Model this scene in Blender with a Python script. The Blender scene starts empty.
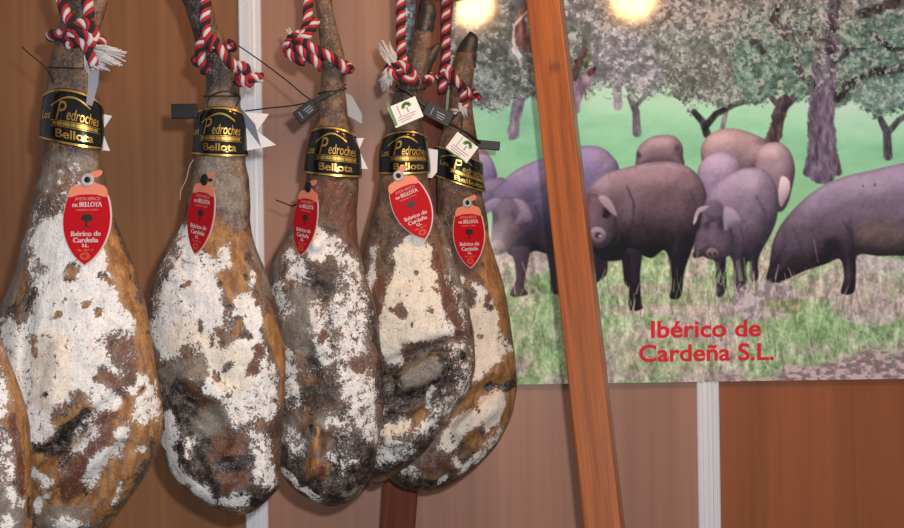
import bpy, bmesh, math, random
import numpy as np
from mathutils import Vector, Matrix

# ------------------------------------------------------------------ camera
F = 1082.0            # focal length in pixels of a 904-px-wide frame
DW = 2.4              # camera to back wall
CZ = 1.45             # camera height
ROLL = 0.015
CR, SR = math.cos(ROLL), math.sin(ROLL)
SC = bpy.context.scene
COL = SC.collection
cam = bpy.data.objects.new('camera', bpy.data.cameras.new('camera'))
COL.objects.link(cam)
cam.data.sensor_width = 36
cam.data.lens = 36 * F / 904
cam.data.clip_start = 0.02
cam.matrix_world = Matrix(((CR, SR, 0, 0), (0, 0, -1, -DW), (-SR, CR, 0, CZ), (0, 0, 0, 1)))
SC.camera = cam

# ------------------------------------------------------------------ world, lights, exposure
w = bpy.data.worlds.new('hall_light'); SC.world = w; w.use_nodes = True
w.node_tree.nodes['Background'].inputs[0].default_value = (0.82, 0.86, 0.92, 1)
w.node_tree.nodes['Background'].inputs[1].default_value = 0.36

def lamp(name, loc, power, color, radius):
    l = bpy.data.lights.new(name, 'POINT'); l.energy = power; l.color = color; l.shadow_soft_size = radius
    o = bpy.data.objects.new(name, l); o.location = loc; COL.objects.link(o); return o

flash = lamp('camera_flash', (0.046, -DW + 0.0, CZ + 0.055), 82.0, (1.0, 0.97, 0.95), 0.012)
lamp('ceiling_spot', (0.078, -1.2, 2.31), 17, (1.0, 0.55, 0.22), 0.07)
lamp('ceiling_spot', (0.612, -1.2, 2.32), 17, (1.0, 0.52, 0.20), 0.07)
SC.view_settings.view_transform = 'Standard'
SC.view_settings.look = 'None'
SC.view_settings.gamma = 1
SC.view_settings.use_curve_mapping = False
SC.view_settings.exposure = 0.0

# ------------------------------------------------------------------ helpers
def P(px, py, D):
    """world point seen at photo pixel (px,py) at distance D from the camera plane"""
    a = (px - 452) / F * D; b = (264 - py) / F * D
    return Vector((a * CR + b * SR, D - DW, CZ - a * SR + b * CR))

def Parr(px, py, D):
    a = (px - 452) / F * D; b = (264 - py) / F * D
    return np.stack([a * CR + b * SR, D - DW + 0 * a, CZ - a * SR + b * CR], -1)

def s2l(c):
    c = np.asarray(c, float) / 255.0
    return np.where(c <= 0.04045, c / 12.92, ((c + 0.055) / 1.055) ** 2.4)

def L(r, g, b, k=1.0):
    v = s2l((r, g, b)) * k
    return (float(v[0]), float(v[1]), float(v[2]), 1.0)

def mesh_obj(name, verts, faces, mat=None, parent=None, smooth=True, origin=None):
    verts = np.asarray(verts, float)
    org = Vector((0, 0, 0))
    if parent is not None:
        org = WORLD[parent.name]
    elif origin is not None:
        org = Vector(origin)
    v = verts - np.array(org)
    me = bpy.data.meshes.new(name)
    me.from_pydata([tuple(p) for p in v], [], [tuple(f) for f in faces])
    me.update()
    if mat is not None:
        me.materials.append(mat)
    if smooth:
        me.polygons.foreach_set('use_smooth', [True] * len(me.polygons))
    o = bpy.data.objects.new(name, me); COL.objects.link(o)
    if parent is not None:
        o.parent = parent
        WORLD[o.name] = org
    else:
        o.location = org
        WORLD[o.name] = org
    return o

WORLD = {}
def empty(name, loc, label=None, cat=None, group=None):
    o = bpy.data.objects.new(name, None); COL.objects.link(o); o.location = loc
    o.empty_display_size = 0.05
    WORLD[o.name] = Vector(loc)
    tag(o, label, cat, group); return o

def tag(o, label=None, cat=None, group=None, kind=None):
    if label: o['label'] = label
    if cat: o['category'] = cat
    if group: o['group'] = group
    if kind: o['kind'] = kind
    return o

class MB:
    """collects shapes that make one mesh"""
    def __init__(s): s.v = []; s.f = []; s.m = []
    def add(s, vs, fs, mi=0):
        n = len(s.v); s.v += [tuple(p) for p in vs]
        s.f += [tuple(i + n for i in f) for f in fs]; s.m += [mi] * len(fs)
    def box(s, a, b, mi=0):
        x0, y0, z0 = a; x1, y1, z1 = b
        vs = [(x, y, z) for x in (x0, x1) for y in (y0, y1) for z in (z0, z1)]
        s.add(vs, [(0, 1, 3, 2), (4, 6, 7, 5), (0, 4, 5, 1), (2, 3, 7, 6), (0, 2, 6, 4), (1, 5, 7, 3)], mi)
    def tube(s, pts, rad, n=8, mi=0, cap=True, ell=1.0):
        pts = [Vector(p) for p in pts]; N = len(pts)
        if not hasattr(rad, '__len__'): rad = [rad] * N
        up = Vector((0, -1, 0.001)); vs = []
        for i in range(N):
            t = (pts[min(i + 1, N - 1)] - pts[max(i - 1, 0)]).normalized()
            a = up - t * up.dot(t)
            if a.length < 1e-4: a = Vector((1, 0, 0))
            a.normalize(); up = a; b = t.cross(a)
            for k in range(n):
                th = 2 * math.pi * k / n
                vs.append(pts[i] + (a * math.cos(th) * ell + b * math.sin(th)) * rad[i])
        fs = [(i * n + k, i * n + (k + 1) % n, (i + 1) * n + (k + 1) % n, (i + 1) * n + k) for i in range(N - 1) for k in range(n)]
        if cap: fs += [tuple(range(n))[::-1], tuple((N - 1) * n + k for k in range(n))]
        s.add(vs, fs, mi)
    def slab(s, outline, nrm, th, mi=0):
        """outline: world points in order; extruded by th along nrm"""
        n = len(outline); o = [Vector(p) for p in outline]; nv = Vector(nrm) * th
        vs = o + [p + nv for p in o]
        fs = [tuple(range(n)), tuple(range(2 * n - 1, n - 1, -1))] + [(i, i + n, (i + 1) % n + n, (i + 1) % n) for i in range(n)]
        s.add(vs, fs, mi)
    def build(s, name, mat, parent=None, smooth=True, origin=None, bevel=0, seg=2):
        mats = mat if isinstance(mat, (list, tuple)) else [mat]
        o = mesh_obj(name, s.v, s.f, mats[0], parent, smooth, origin)
        for m_ in mats[1:]: o.data.materials.append(m_)
        if len(mats) > 1: o.data.polygons.foreach_set('material_index', s.m)
        bm = bmesh.new(); bm.from_mesh(o.data); bmesh.ops.recalc_face_normals(bm, faces=bm.faces); bm.to_mesh(o.data); bm.free()
        if bevel:
            b = o.modifiers.new('bevel', 'BEVEL'); b.width = bevel; b.segments = seg; b.limit_method = 'ANGLE'; b.angle_limit = 0.6
        return o

def catmull(pts, n):
    pts = np.asarray(pts, float); m = len(pts)
    ext = np.vstack([2 * pts[0] - pts[1], pts, 2 * pts[-1] - pts[-2]])
    out = []
    for i in range(m - 1):
        p0, p1, p2, p3 = ext[i:i + 4]
        for t in np.linspace(0, 1, n, endpoint=False):
            out.append(0.5 * ((2 * p1) + (-p0 + p2) * t + (2 * p0 - 5 * p1 + 4 * p2 - p3) * t * t + (-p0 + 3 * p1 - 3 * p2 + p3) * t ** 3))
    out.append(pts[-1]); return np.array(out)

def smooth_closed(pts, n=4):
    pts = np.asarray(pts, float); m = len(pts); out = []
    for i in range(m):
        p0, p1, p2, p3 = pts[(i - 1) % m], pts[i], pts[(i + 1) % m], pts[(i + 2) % m]
        for t in np.linspace(0, 1, n, endpoint=False):
            out.append(0.5 * ((2 * p1) + (-p0 + p2) * t + (2 * p0 - 5 * p1 + 4 * p2 - p3) * t * t + (-p0 + 3 * p1 - 3 * p2 + p3) * t ** 3))
    return np.array(out)

# ---- numpy painting helpers
RNG = np.random.RandomState(7)
_NT = RNG.rand(256, 256)
def vnoise(x, y, ox=0.0, oy=0.0):
    x = np.asarray(x) + ox; y = np.asarray(y) + oy
    xi = np.floor(x).astype(int); yi = np.floor(y).astype(int); fx = x - xi; fy = y - yi
    fx = fx * fx * (3 - 2 * fx); fy = fy * fy * (3 - 2 * fy)
    g = lambda a, b: _NT[a & 255, b & 255]
    return (g(xi, yi) * (1 - fx) + g(xi + 1, yi) * fx) * (1 - fy) + (g(xi, yi + 1) * (1 - fx) + g(xi + 1, yi + 1) * fx) * fy
def fbm(x, y, s, o=4, seed=0.0):
    r = 0; a = 0.5; t = 0
    for k in range(o):
        r = r + a * vnoise(x / s, y / s, seed * 17.3 + k * 31.7, seed * 5.1 + k * 11.9); t += a; a *= 0.55; s /= 2.03
    return r / t
def sstep(a, b, x):
    t = np.clip((x - a) / (b - a), 0, 1); return t * t * (3 - 2 * t)
def seg_dist(X, Y, x0, y0, x1, y1):
    dx, dy = x1 - x0, y1 - y0; q = dx * dx + dy * dy + 1e-9
    t = np.clip(((X - x0) * dx + (Y - y0) * dy) / q, 0, 1)
    return np.hypot(X - x0 - t * dx, Y - y0 - t * dy), t
def poly_sd(X, Y, pts):
    """signed distance, positive inside"""
    d = np.full(X.shape, 1e9); ins = np.zeros(X.shape, bool); n = len(pts)
    for i in range(n):
        x0, y0 = pts[i]; x1, y1 = pts[(i + 1) % n]
        dd, _ = seg_dist(X, Y, x0, y0, x1, y1); d = np.minimum(d, dd)
        c = ((y0 > Y) != (y1 > Y)) & (X < (x1 - x0) * (Y - y0) / (y1 - y0 + 1e-12) + x0); ins ^= c
    return np.where(ins, d, -d)

# ------------------------------------------------------------------ materials
def newmat(name):
    m = bpy.data.materials.new(name); m.use_nodes = True
    nt = m.node_tree; b = nt.nodes['Principled BSDF']; return m, nt, b
def simple(name, col, rough=0.5, metal=0.0, spec=0.5, noise=0.0, scale=200, bump=0.0):
    m, nt, b = newmat(name); N = nt.nodes; K = nt.links
    b.inputs['Roughness'].default_value = rough; b.inputs['Metallic'].default_value = metal
    b.inputs['Specular IOR Level'].default_value = spec
    tc = N.new('ShaderNodeTexCoord'); nz = N.new('ShaderNodeTexNoise'); nz.inputs['Scale'].default_value = scale; nz.inputs['Detail'].default_value = 3
    K.new(tc.outputs['Object'], nz.inputs['Vector'])
    mx = N.new('ShaderNodeMix'); mx.data_type = 'RGBA'
    mx.inputs[6].default_value = tuple(c * (1 - noise) for c in col[:3]) + (1,); mx.inputs[7].default_value = tuple(min(1, c * (1 + noise)) for c in col[:3]) + (1,)
    K.new(nz.outputs[0], mx.inputs[0]); K.new(mx.outputs[2], b.inputs['Base Color'])
    if bump:
        bp = N.new('ShaderNodeBump'); bp.inputs['Strength'].default_value = bump; bp.inputs['Distance'].default_value = 0.002
        K.new(nz.outputs[0], bp.inputs['Height']); K.new(bp.outputs[0], b.inputs['Normal'])
    return m

def wood(name, c1, c2, stretch=(60, 60, 1.5), rough=0.35, knots=False, local=True, coat=0.0, amt=1.0):
    m, nt, b = newmat(name); N = nt.nodes; K = nt.links
    tc = N.new('ShaderNodeTexCoord'); mp = N.new('ShaderNodeMapping'); mp.inputs['Scale'].default_value = stretch
    K.new(tc.outputs['Object'], mp.inputs[0])
    n1 = N.new('ShaderNodeTexNoise'); n1.inputs['Scale'].default_value = 1; n1.inputs['Detail'].default_value = 5; n1.inputs['Roughness'].default_value = 0.6
    n1.inputs['Distortion'].default_value = 0.4
    K.new(mp.outputs[0], n1.inputs[0])
    n2 = N.new('ShaderNodeTexNoise'); n2.inputs['Scale'].default_value = 5; n2.inputs['Detail'].default_value = 2
    K.new(mp.outputs[0], n2.inputs[0])
    ad = N.new('ShaderNodeMath'); ad.operation = 'MULTIPLY_ADD'; ad.inputs[1].default_value = 0.35
    K.new(n2.outputs[0], ad.inputs[0]); K.new(n1.outputs[0], ad.inputs[2])
    cr = N.new('ShaderNodeValToRGB'); e = cr.color_ramp.elements
    e[0].position = 0.68 - 0.26 / amt * 1.0; e[0].color = c1; e[1].position = 0.68 + 0.2 / amt; e[1].color = c2
    K.new(ad.outputs[0], cr.inputs[0]); K.new(cr.outputs[0], b.inputs['Base Color'])
    if knots:
        ge = N.new('ShaderNodeNewGeometry'); prev = cr.outputs[0]
        for kp, kr in knots:
            ds = N.new('ShaderNodeVectorMath'); ds.operation = 'DISTANCE'; ds.inputs[1].default_value = kp; K.new(ge.outputs['Position'], ds.inputs[0])
            r2 = N.new('ShaderNodeMath'); r2.operation = 'MULTIPLY_ADD'; r2.inputs[1].default_value = kr * 1.6; K.new(n2.outputs[0], r2.inputs[0]); K.new(ds.outputs['Value'], r2.inputs[2])
            mr = N.new('ShaderNodeMapRange'); mr.interpolation_type = 'SMOOTHSTEP'; mr.inputs[1].default_value = kr * 2.0; mr.inputs[2].default_value = kr * 0.9; K.new(r2.outputs[0], mr.inputs[0])
            mm = N.new('ShaderNodeMix'); mm.data_type = 'RGBA'; mm.inputs[7].default_value = L(84, 40, 26); K.new(prev, mm.inputs[6])
            hf = N.new('ShaderNodeMath'); hf.operation = 'MULTIPLY'; hf.inputs[1].default_value = 0.75; K.new(mr.outputs[0], hf.inputs[0]); K.new(hf.outputs[0], mm.inputs[0]); prev = mm.outputs[2]
        K.new(prev, b.inputs['Base Color'])
    b.inputs['Roughness'].default_value = rough
    b.inputs['Coat Weight'].default_value = coat; b.inputs['Coat Roughness'].default_value = 0.15
    bp = N.new('ShaderNodeBump'); bp.inputs['Strength'].default_value = 0.08; bp.inputs['Distance'].default_value = 0.001
    K.new(ad.outputs[0], bp.inputs['Height']); K.new(bp.outputs[0], b.inputs['Normal'])
    return m

M = {}
M['panel_left'] = wood('orange_brown_laminate', L(100, 64, 38), L(158, 108, 68), (14, 14, 0.5), 0.42, amt=0.55)
M['panel_mid'] = wood('rosy_brown_laminate', L(138, 100, 84), L(174, 130, 110), (16, 16, 0.3), 0.42, amt=0.55)
M['panel_right'] = wood('red_brown_laminate', L(116, 65, 38), L(168, 98, 57), (16, 16, 0.3), 0.42, amt=0.55)
M['alu'] = simple('white_lacquered_profile', L(226, 230, 238), 0.35, 0.0, noise=0.03)
M['rack'] = wood('stained_pine', L(100, 50, 22), L(172, 98, 46), (70, 70, 2.2), 0.3, coat=0.15, amt=0.8, knots=[(tuple(P(555, 68, 1.885)), 0.014), (tuple(P(566, 312, 1.80)), 0.006)])
M['rack_dark'] = wood('darker_pine', L(58, 22, 10), L(120, 52, 24), (70, 70, 2.2), 0.7, coat=0.0, amt=0.8)  # darker, matt version of the rack wood, for the left leg only
M['floor'] = simple('grey_hall_carpet', L(95, 92, 90), 0.95, noise=0.2, scale=400, bump=0.3)
M['white'] = simple('white_card', L(225, 225, 230, 0.75), 0.6, noise=0.04, scale=60)
M['black_plastic'] = simple('black_plastic', L(22, 22, 25), 0.45, 0, 0.3, noise=0.2)
M['cord'] = simple('black_cord', L(20, 16, 14), 0.5)
M['red_ink'] = simple('red_print', L(222, 46, 64), 0.5, 0, 0.1)

# ------------------------------------------------------------------ wall, floor
wall = empty('wall_back', (0, 0, 0)); tag(wall, kind='structure')
strips = [254.0 + 451 * k for k in (-2, -1, 0, 1, 2, 3)]
def wx(px, py=264): return P(px, py, DW).x
edges = [wx(s) for s in strips]
names = ['panel_left', 'panel_mid', 'panel_left', 'panel_mid', 'panel_right', 'panel_left', 'panel_left']
# panel between strips[1]..strips[2] is the left one of the photo
seq = [('panel_mid', 0), ('panel_left', 1), ('panel_mid', 2), ('panel_right', 3), ('panel_mid', 4)]
for nm, k in seq:
    mb = MB(); mb.box((edges[k] + 0.01, 0.0, 0.0), (edges[k + 1] - 0.01, 0.02, 2.5)); mb.build('panel', M[nm], wall, smooth=False)
for i, x in enumerate(edges):
    mb = MB(); hw = 0.0245
    prof = [(-hw, 0.0), (-hw, -0.010), (-hw + 0.003, -0.013), (-0.0165, -0.013), (-0.0155, -0.010), (-0.0135, -0.010), (-0.0125, -0.013), (-0.006, -0.0145), (-0.005, -0.011), (-0.003, -0.011), (-0.002, -0.0145),
            (0.004, -0.0145), (0.005, -0.011), (0.007, -0.011), (0.008, -0.0145), (0.0135, -0.013), (0.0145, -0.010), (0.0165, -0.010), (0.0175, -0.013), (hw - 0.003, -0.013), (hw, -0.010), (hw, 0.0)]
    n = len(prof)
    vs = [(x + a, b, z) for z in (0.0, 2.52) for a, b in prof]
    mb.add(vs, [(k, k + 1, n + k + 1, n + k) for k in range(n - 1)] + [tuple(range(n)), tuple(range(n, 2 * n))])
    tag(mb.build('trim_%d' % (i + 1), M['alu'], smooth=False), kind='structure')
mb = MB(); mb.box((-3.2, -3.4, -0.05), (3.4, 0.02, 0.0)); tag(mb.build('floor', M['floor'], smooth=False), kind='structure')
# ------------------------------------------------------------------ poster (flat printed picture)
PX0, PX1, PY0, PY1 = 406.0, 985.0, -75.0, 384.5
STEP = 0.8
nx = int((PX1 - PX0) / STEP) + 1; ny = int((PY1 - PY0) / STEP) + 1
# grid square to the wall, so the printed picture is laid out upright on the sheet
gx = np.linspace(PX0, PX1, nx); gy = np.linspace(PY0, PY1, ny)
X, Y = np.meshgrid(gx, gy)
X = X + (Y - 384) * 0.015                    # sheet is plumb, photograph is rolled
Y = Y + (X - 520) * -0.015
IMG = np.zeros(X.shape + (3,))

def over(mask, col):
    global IMG
    col = np.asarray(col, float)
    IMG = IMG * (1 - mask[..., None]) + col * mask[..., None]
def mixc(t, a, b):
    return np.asarray(a, float) * (1 - t[..., None]) + np.asarray(b, float) * t[..., None]

# meadow
t = sstep(60, 150, Y); base = mixc(t, (180, 222, 202), (122, 192, 156))
t = sstep(140, 215, Y); base = base * (1 - t[..., None]) + np.array((126, 186, 140.)) * t[..., None]
t = sstep(215, 262, Y); base = base * (1 - t[..., None]) + np.array((140, 160, 122.)) * t[..., None]
rt = sstep(760, 860, X) * (1 - sstep(120, 150, Y)); base = base * (1 - rt[..., None] * 0.5) + np.array((176, 224, 200.)) * rt[..., None] * 0.5
IMG = base + (fbm(X, Y * 2.5, 40, 3, 3)[..., None] - 0.5) * 30
# rough grass in the foreground
g = sstep(215, 262, Y)
streak = fbm(X * 1.0, Y * 0.45, 5, 3, 9); blot = fbm(X, Y * 1.6, 42, 4, 12); fine = fbm(X, Y, 2.6, 2, 15)
gc = mixc(sstep(0.38, 0.62, blot), (168, 160, 156), (142, 172, 130))
gc = gc + (streak[..., None] - 0.5) * np.array((120, 110, 110.)) + (fine[..., None] - 0.5) * 60
IMG = IMG * (1 - g[..., None]) + gc * g[..., None]
for (cx, cy, rx, ry, c, a) in [(545, 335, 60, 28, (132, 176, 120), .6), (690, 300, 30, 14, (140, 160, 118), .5), (790, 325, 60, 22, (126, 172, 114), .7), (640, 290, 50, 8, (172, 158, 158), .6),
        (560, 285, 40, 12, (110, 150, 96), .5), (500, 300, 22, 20, (140, 175, 128), .5), (890, 300, 50, 14, (170, 158, 158), .6), (880, 266, 40, 9, (176, 172, 180), .9), (650, 355, 60, 20, (150, 170, 126), .4),
        (600, 372, 22, 8, (176, 160, 168), .6), (870, 320, 30, 6, (186, 178, 184), .7), (690, 310, 48, 4, (188, 172, 172), .7), (545, 262, 30, 10, (176, 166, 170), .6), (930, 285, 50, 12, (150, 140, 135), .6)]:
    d = np.hypot((X - cx) / rx, (Y - cy) / ry) + (fbm(X, Y, 12, 3, cx) - 0.5) * 0.9
    mk = (1 - sstep(0.7, 1.15, d)) * a
    over(mk, np.array(c) + (streak[..., None] - 0.5) * 80 + (fine[..., None] - .5) * 50)
# bare stony ground, lower right
line = 388 - (X - 690) * 0.20
d = (Y - line) / 16 + (fbm(X, Y, 18, 3, 33) - 0.5) * 1.6
mk = sstep(-0.4, 0.6, d) * sstep(600, 720, X)
leaf = fbm(X, Y * 1.7, 5, 3, 41)
over(mk, mixc(sstep(0.35, 0.65, leaf), (128, 110, 116), (186, 166, 172)))
# distant haze line
# ---- trees: trunks first, crowns over
def stroke(pts, rad, col, hi=None, edge=1.2, nz=0.0):
    bx0 = min(p[0] for p in pts) - 30; bx1 = max(p[0] for p in pts) + 30
    mk = np.zeros(X.shape)
    for i in range(len(pts) - 1):
        d, tt = seg_dist(X, Y, *pts[i], *pts[i + 1]); r = rad[i] + (rad[i + 1] - rad[i]) * tt
        mk = np.maximum(mk, 1 - sstep(-edge, edge, d - r + (fbm(X, Y, 5, 2, 50) - 0.5) * nz))
    c = np.array(col, float) + (fbm(X * 1.6, Y * 0.6, 6, 3, 61)[..., None] - 0.5) * 90
    if hi is not None:
        c = c + 0
    over(mk, c)
def crown(poly, cols, s=2.5, seed=0, rag=14, dens=0.5, soft=3):
    xs = [p[0] for p in poly]; ys = [p[1] for p in poly]
    sd = poly_sd(X, Y, poly)
    n1 = fbm(X, Y, 22, 4, seed + 1); n2 = fbm(X, Y, s * 1.1, 3, seed + 2); n3 = fbm(X, Y, s * 0.8, 2, seed + 3)
    sd = sd + (n1 - 0.5) * rag * 2 + (n2 - 0.5) * rag
    mk = sstep(-soft, soft, sd)
    dark, mid, lite = [np.array(c, float) for c in cols]
    big = sstep(0.35, 0.65, n1)[..., None]
    n4 = fbm(X, Y, 6, 3, seed + 4)[..., None]
    c = mid * (0.86 + 0.22 * big) * (0.62 + 0.76 * n4)
    td = sstep(0.46, 0.70, n2)[..., None]; c = c * (1 - td * .8) + dark * td * .8
    tl = sstep(0.54, 0.74, n3)[..., None] * sstep(0.42, 0.58, n4); c = c * (1 - tl * .8) + lite * tl * .8
    over(mk, c)
def tree(*a): pass
PUR = (104, 92, 106); DK = (66, 56, 62)
# far crowns (grey lilac), left half
stroke([(513, 134), (516, 112), (522, 92)], [6, 5.5, 6], (124, 118, 138), nz=3)
stroke([(618, 106), (617, 84)], [4.5, 4.5], (140, 140, 158))
stroke([(637, 133), (636, 112), (630, 97)], [4.2, 3.6, 3], (92, 88, 104))
stroke([(634, 108), (646, 95)], [2.5, 2], (92, 88, 104))
stroke([(722, 130), (727, 106)], [2.6, 2.6], (120, 122, 130))
stroke([(888, 156), (887, 132), (880, 118)], [4.5, 4, 3], (88, 84, 100)); stroke([(887, 134), (899, 120), (906, 116)], [3.2, 3, 3], (82, 84, 92))
stroke([(707, 134), (703, 122), (694, 112)], [4, 3.5, 3], (62, 60, 66)); stroke([(706, 126), (716, 114), (735, 104), (752, 100)], [3.5, 3.2, 3, 2.5], (58, 56, 62))
stroke([(773, 141), (779, 116), (785, 100)], [7.5, 6.5, 6], (80, 66, 72), nz=3); stroke([(781, 108), (772, 98)], [3.5, 3], (80, 66, 72)); stroke([(783, 108), (800, 92)], [4, 4], (70, 60, 68))
G1 = ((92, 94, 98), (132, 136, 142), (188, 190, 204))
G2 = ((84, 90, 88), (122, 132, 132), (178, 184, 190))
G3 = ((62, 84, 78), (96, 128, 120), (136, 166, 162))
G4 = ((76, 82, 78), (126, 128, 128), (190, 180, 188))
crown([(400, -90), (1000, -90), (1000, 60), (904, 70), (840, 76), (700, 78), (640, 72), (600, 66), (560, 74), (470, 60), (400, 60)], G1, seed=5, rag=16)
crown([(470, 40), (500, 20), (560, 20), (600, 40), (606, 70), (596, 92), (560, 100), (530, 98), (500, 106), (478, 104), (470, 90)], G2, seed=8, rag=12)
crown([(590, 30), (640, 30), (665, 50), (668, 84), (650, 96), (636, 92), (618, 84), (600, 88), (588, 80)], ((92, 98, 108), (140, 146, 160), (186, 192, 212)), seed=11, rag=12)
crown([(655, 20), (760, 10), (770, 60), (756, 96), (720, 104), (700, 104), (690, 108), (676, 100), (668, 84), (656, 60)], G2, seed=14, rag=12)
crown([(735, 10), (1000, 10), (1000, 105), (905, 108), (880, 112), (856, 104), (846, 112), (834, 106), (812, 92), (790, 98), (770, 94), (748, 102), (738, 80)], G3, seed=17, rag=12)
crown([(600, -80), (860, -80), (860, 10), (820, 26), (770, 22), (730, 26), (690, 18), (640, 30), (600, 20)], G4, seed=20, rag=18)
# pinkish light flecks at the very top right tree
for cx, cy, rx, ry in [(800, 28, 55, 16), (745, 22, 50, 20), (690, 14, 40, 20)]:
    d = np.hypot((X - cx) / rx, (Y - cy) / ry) + (fbm(X, Y, 10, 3, cx * .1) - .5)
    n3 = fbm(X, Y, 3.6, 2, cx); mk = (1 - sstep(.6, 1.2, d)) * sstep(0.5, 0.66, n3) * 0.7
    over(mk, (182, 170, 174))
# big trunk and limbs
stroke([(822, 168), (821, 120), (824, 72), (830, 48)], [16, 13, 14, 13], (104, 92, 116), nz=4)
stroke([(808, 172), (814, 160)], [5, 7], (104, 92, 116)); stroke([(838, 172), (832, 158)], [4, 7], (96, 84, 104))
stroke([(826, 46), (812, 34), (800, 40), (788, 28)], [10, 7, 5, 4], (74, 62, 72), nz=4)
stroke([(812, 84), (802, 74), (796, 60)], [5, 4, 3], (66, 62, 70), nz=2)
stroke([(836, 60), (850, 50), (864, 46)], [4, 3, 2.5], (62, 60, 70), nz=2)
stroke([(838, 98), (848, 86), (868, 74), (886, 70), (906, 68)], [5, 4.5, 4, 4, 3.5], (60, 60, 66), nz=3)
stroke([(862, 14), (880, 8), (898, 2), (920, -6)], [5, 5, 5.5, 6], (74, 64, 70), nz=4)
stroke([(874, 36), (890, 48), (904, 52)], [3, 3.5, 3], (56, 60, 66), nz=2)
stroke([(780, 8), (774, 20), (784, 34), (790, 40)], [5, 4, 4, 3], (84, 68, 76), nz=4)
stroke([(753, 42), (764, 52)], [3.5, 3], (56, 60, 62), nz=2)
stroke([(832, 30), (834, 2), (836, -30)], [6, 5, 5], (84, 72, 82), nz=4)
crown([(790, 34), (815, 36), (822, 44), (800, 50)], G4, seed=27, rag=7)
# light crowns of the far right tree
crown([(850, 84), (880, 76), (910, 74), (910, 104), (894, 104), (872, 108), (852, 100)], ((84, 112, 110), (118, 150, 148), (156, 186, 186)), seed=29, rag=9)
# leaves hanging in front of the limbs
for k, (cx, cy, rx, ry) in enumerate([(810, 22, 90, 22), (870, 60, 60, 40), (790, 66, 60, 28), (720, 95, 40, 12), (620, 88, 60, 12)]):
    d = np.hypot((X - cx) / rx, (Y - cy) / ry) + (fbm(X, Y, 14, 3, 90 + k) - .5) * .8
    n3 = fbm(X, Y, 3.0, 2, 95 + k); mk = (1 - sstep(.7, 1.2, d)) * sstep(0.52, 0.62, n3) * 0.85
    over(mk, mixc(sstep(.4, .6, fbm(X, Y, 5, 2, 97 + k)), (98, 118, 112), (158, 166, 168)))
# twisted trunk behind the post
stroke([(573, 108), (577, 90), (586, 80), (594, 72)], [7, 7, 6, 4], (128, 112, 134), nz=3)
stroke([(574, 74), (580, 62), (584, 50)], [6, 4, 3], (78, 58, 60), nz=5); stroke([(590, 74), (595, 68)], [3, 2], (90, 50, 52), nz=3); stroke([(586, 66), (589, 56)], [2, 2], (70, 88, 52), nz=2)
stroke([(528, 44), (521, 36), (520, 18), (530, 4)], [8, 7.5, 5, 5], (116, 86, 84), nz=5)
stroke([(527, 12), (519, 20), (514, 26), (513, 42), (518, 52), (521, 66)], [1.2, 1.4, 1.0, 1.2, 1.6, 1.0], (206, 186, 186), nz=1.5)
stroke([(513, 50), (520, 56)], [2, 3], (206, 206, 226), nz=3)

# ---- pigs
def pig(poly, top, bot, y0, y1, edge=1.1, rim=0.0, n=30, blobs=(), smooth=True, nz=10):
    pts = smooth_closed(poly, 4) if smooth else np.array(poly, float)
    top = np.array(top) * (1.02, 1.0, 1.0); bot = np.array(bot) * (1.0, 1.0, 1.02)
    x0, x1 = pts[:, 0].min() - 6, pts[:, 0].max() + 6; ya, yb = pts[:, 1].min() - 6, pts[:, 1].max() + 6
    sl = np.where((gx >= x0 - 12) & (gx <= x1 + 12))[0]; sr = np.where((gy >= ya - 12) & (gy <= yb + 12))[0]
    a, b, c, d = sr[0], sr[-1] + 1, sl[0], sl[-1] + 1
    x, y = X[a:b, c:d], Y[a:b, c:d]
    sd = poly_sd(x, y, pts)
    mk = sstep(-edge, edge, sd)
    t = sstep(y0, y1, y)[..., None]
    col = np.array(top, float) * (1 - t) + np.array(bot, float) * t
    for (bx, by, rx, ry, cc, al) in blobs:
        dd = np.hypot((x - bx) / rx, (y - by) / ry); m2 = (1 - sstep(0.25, 1.1, dd))[..., None] * al
        col = col * (1 - m2) + np.array(cc, float) * m2
    hR = min(26.0, max(3.0, sd.max() * 0.9)); q = np.clip(sd / hR, 0, 1); hh = np.sqrt(np.clip(1 - (1 - q) ** 2, 0, 1)) * hR + (fbm(x, y, 16, 3, 77) - .5) * hR * 0.09
    gyy, gxx = np.gradient(hh, STEP); nn = np.sqrt(gxx ** 2 + gyy ** 2 + 1.0)
    lam = np.clip((gxx * 0.30 + gyy * 0.62 + 0.72) / nn, 0, 1.3)
    ks = np.clip(sd.max() / 16, .25, 1)
    col = col * (1 + ks * (-0.36 + 0.46 * lam[..., None])) + 12 * np.clip(lam - .8, 0, 1)[..., None]
    if rim:
        m3 = (1 - sstep(0, 5, sd))[..., None] * rim; col = col * (1 - m3 * 0.2)
    col = col + (fbm(x, y, 14, 4, 71)[..., None] - 0.5) * nz * 2 + (fbm(x, y, 3, 2, 73)[..., None] - 0.5) * nz
    IMG[a:b, c:d] = IMG[a:b, c:d] * (1 - mk[..., None]) + col * mk[..., None]
LIL = (142, 126, 158); VIO = (112, 98, 132); DRK = (52, 42, 58); MID = (92, 78, 100); TAN = (150, 130, 142)
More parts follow.
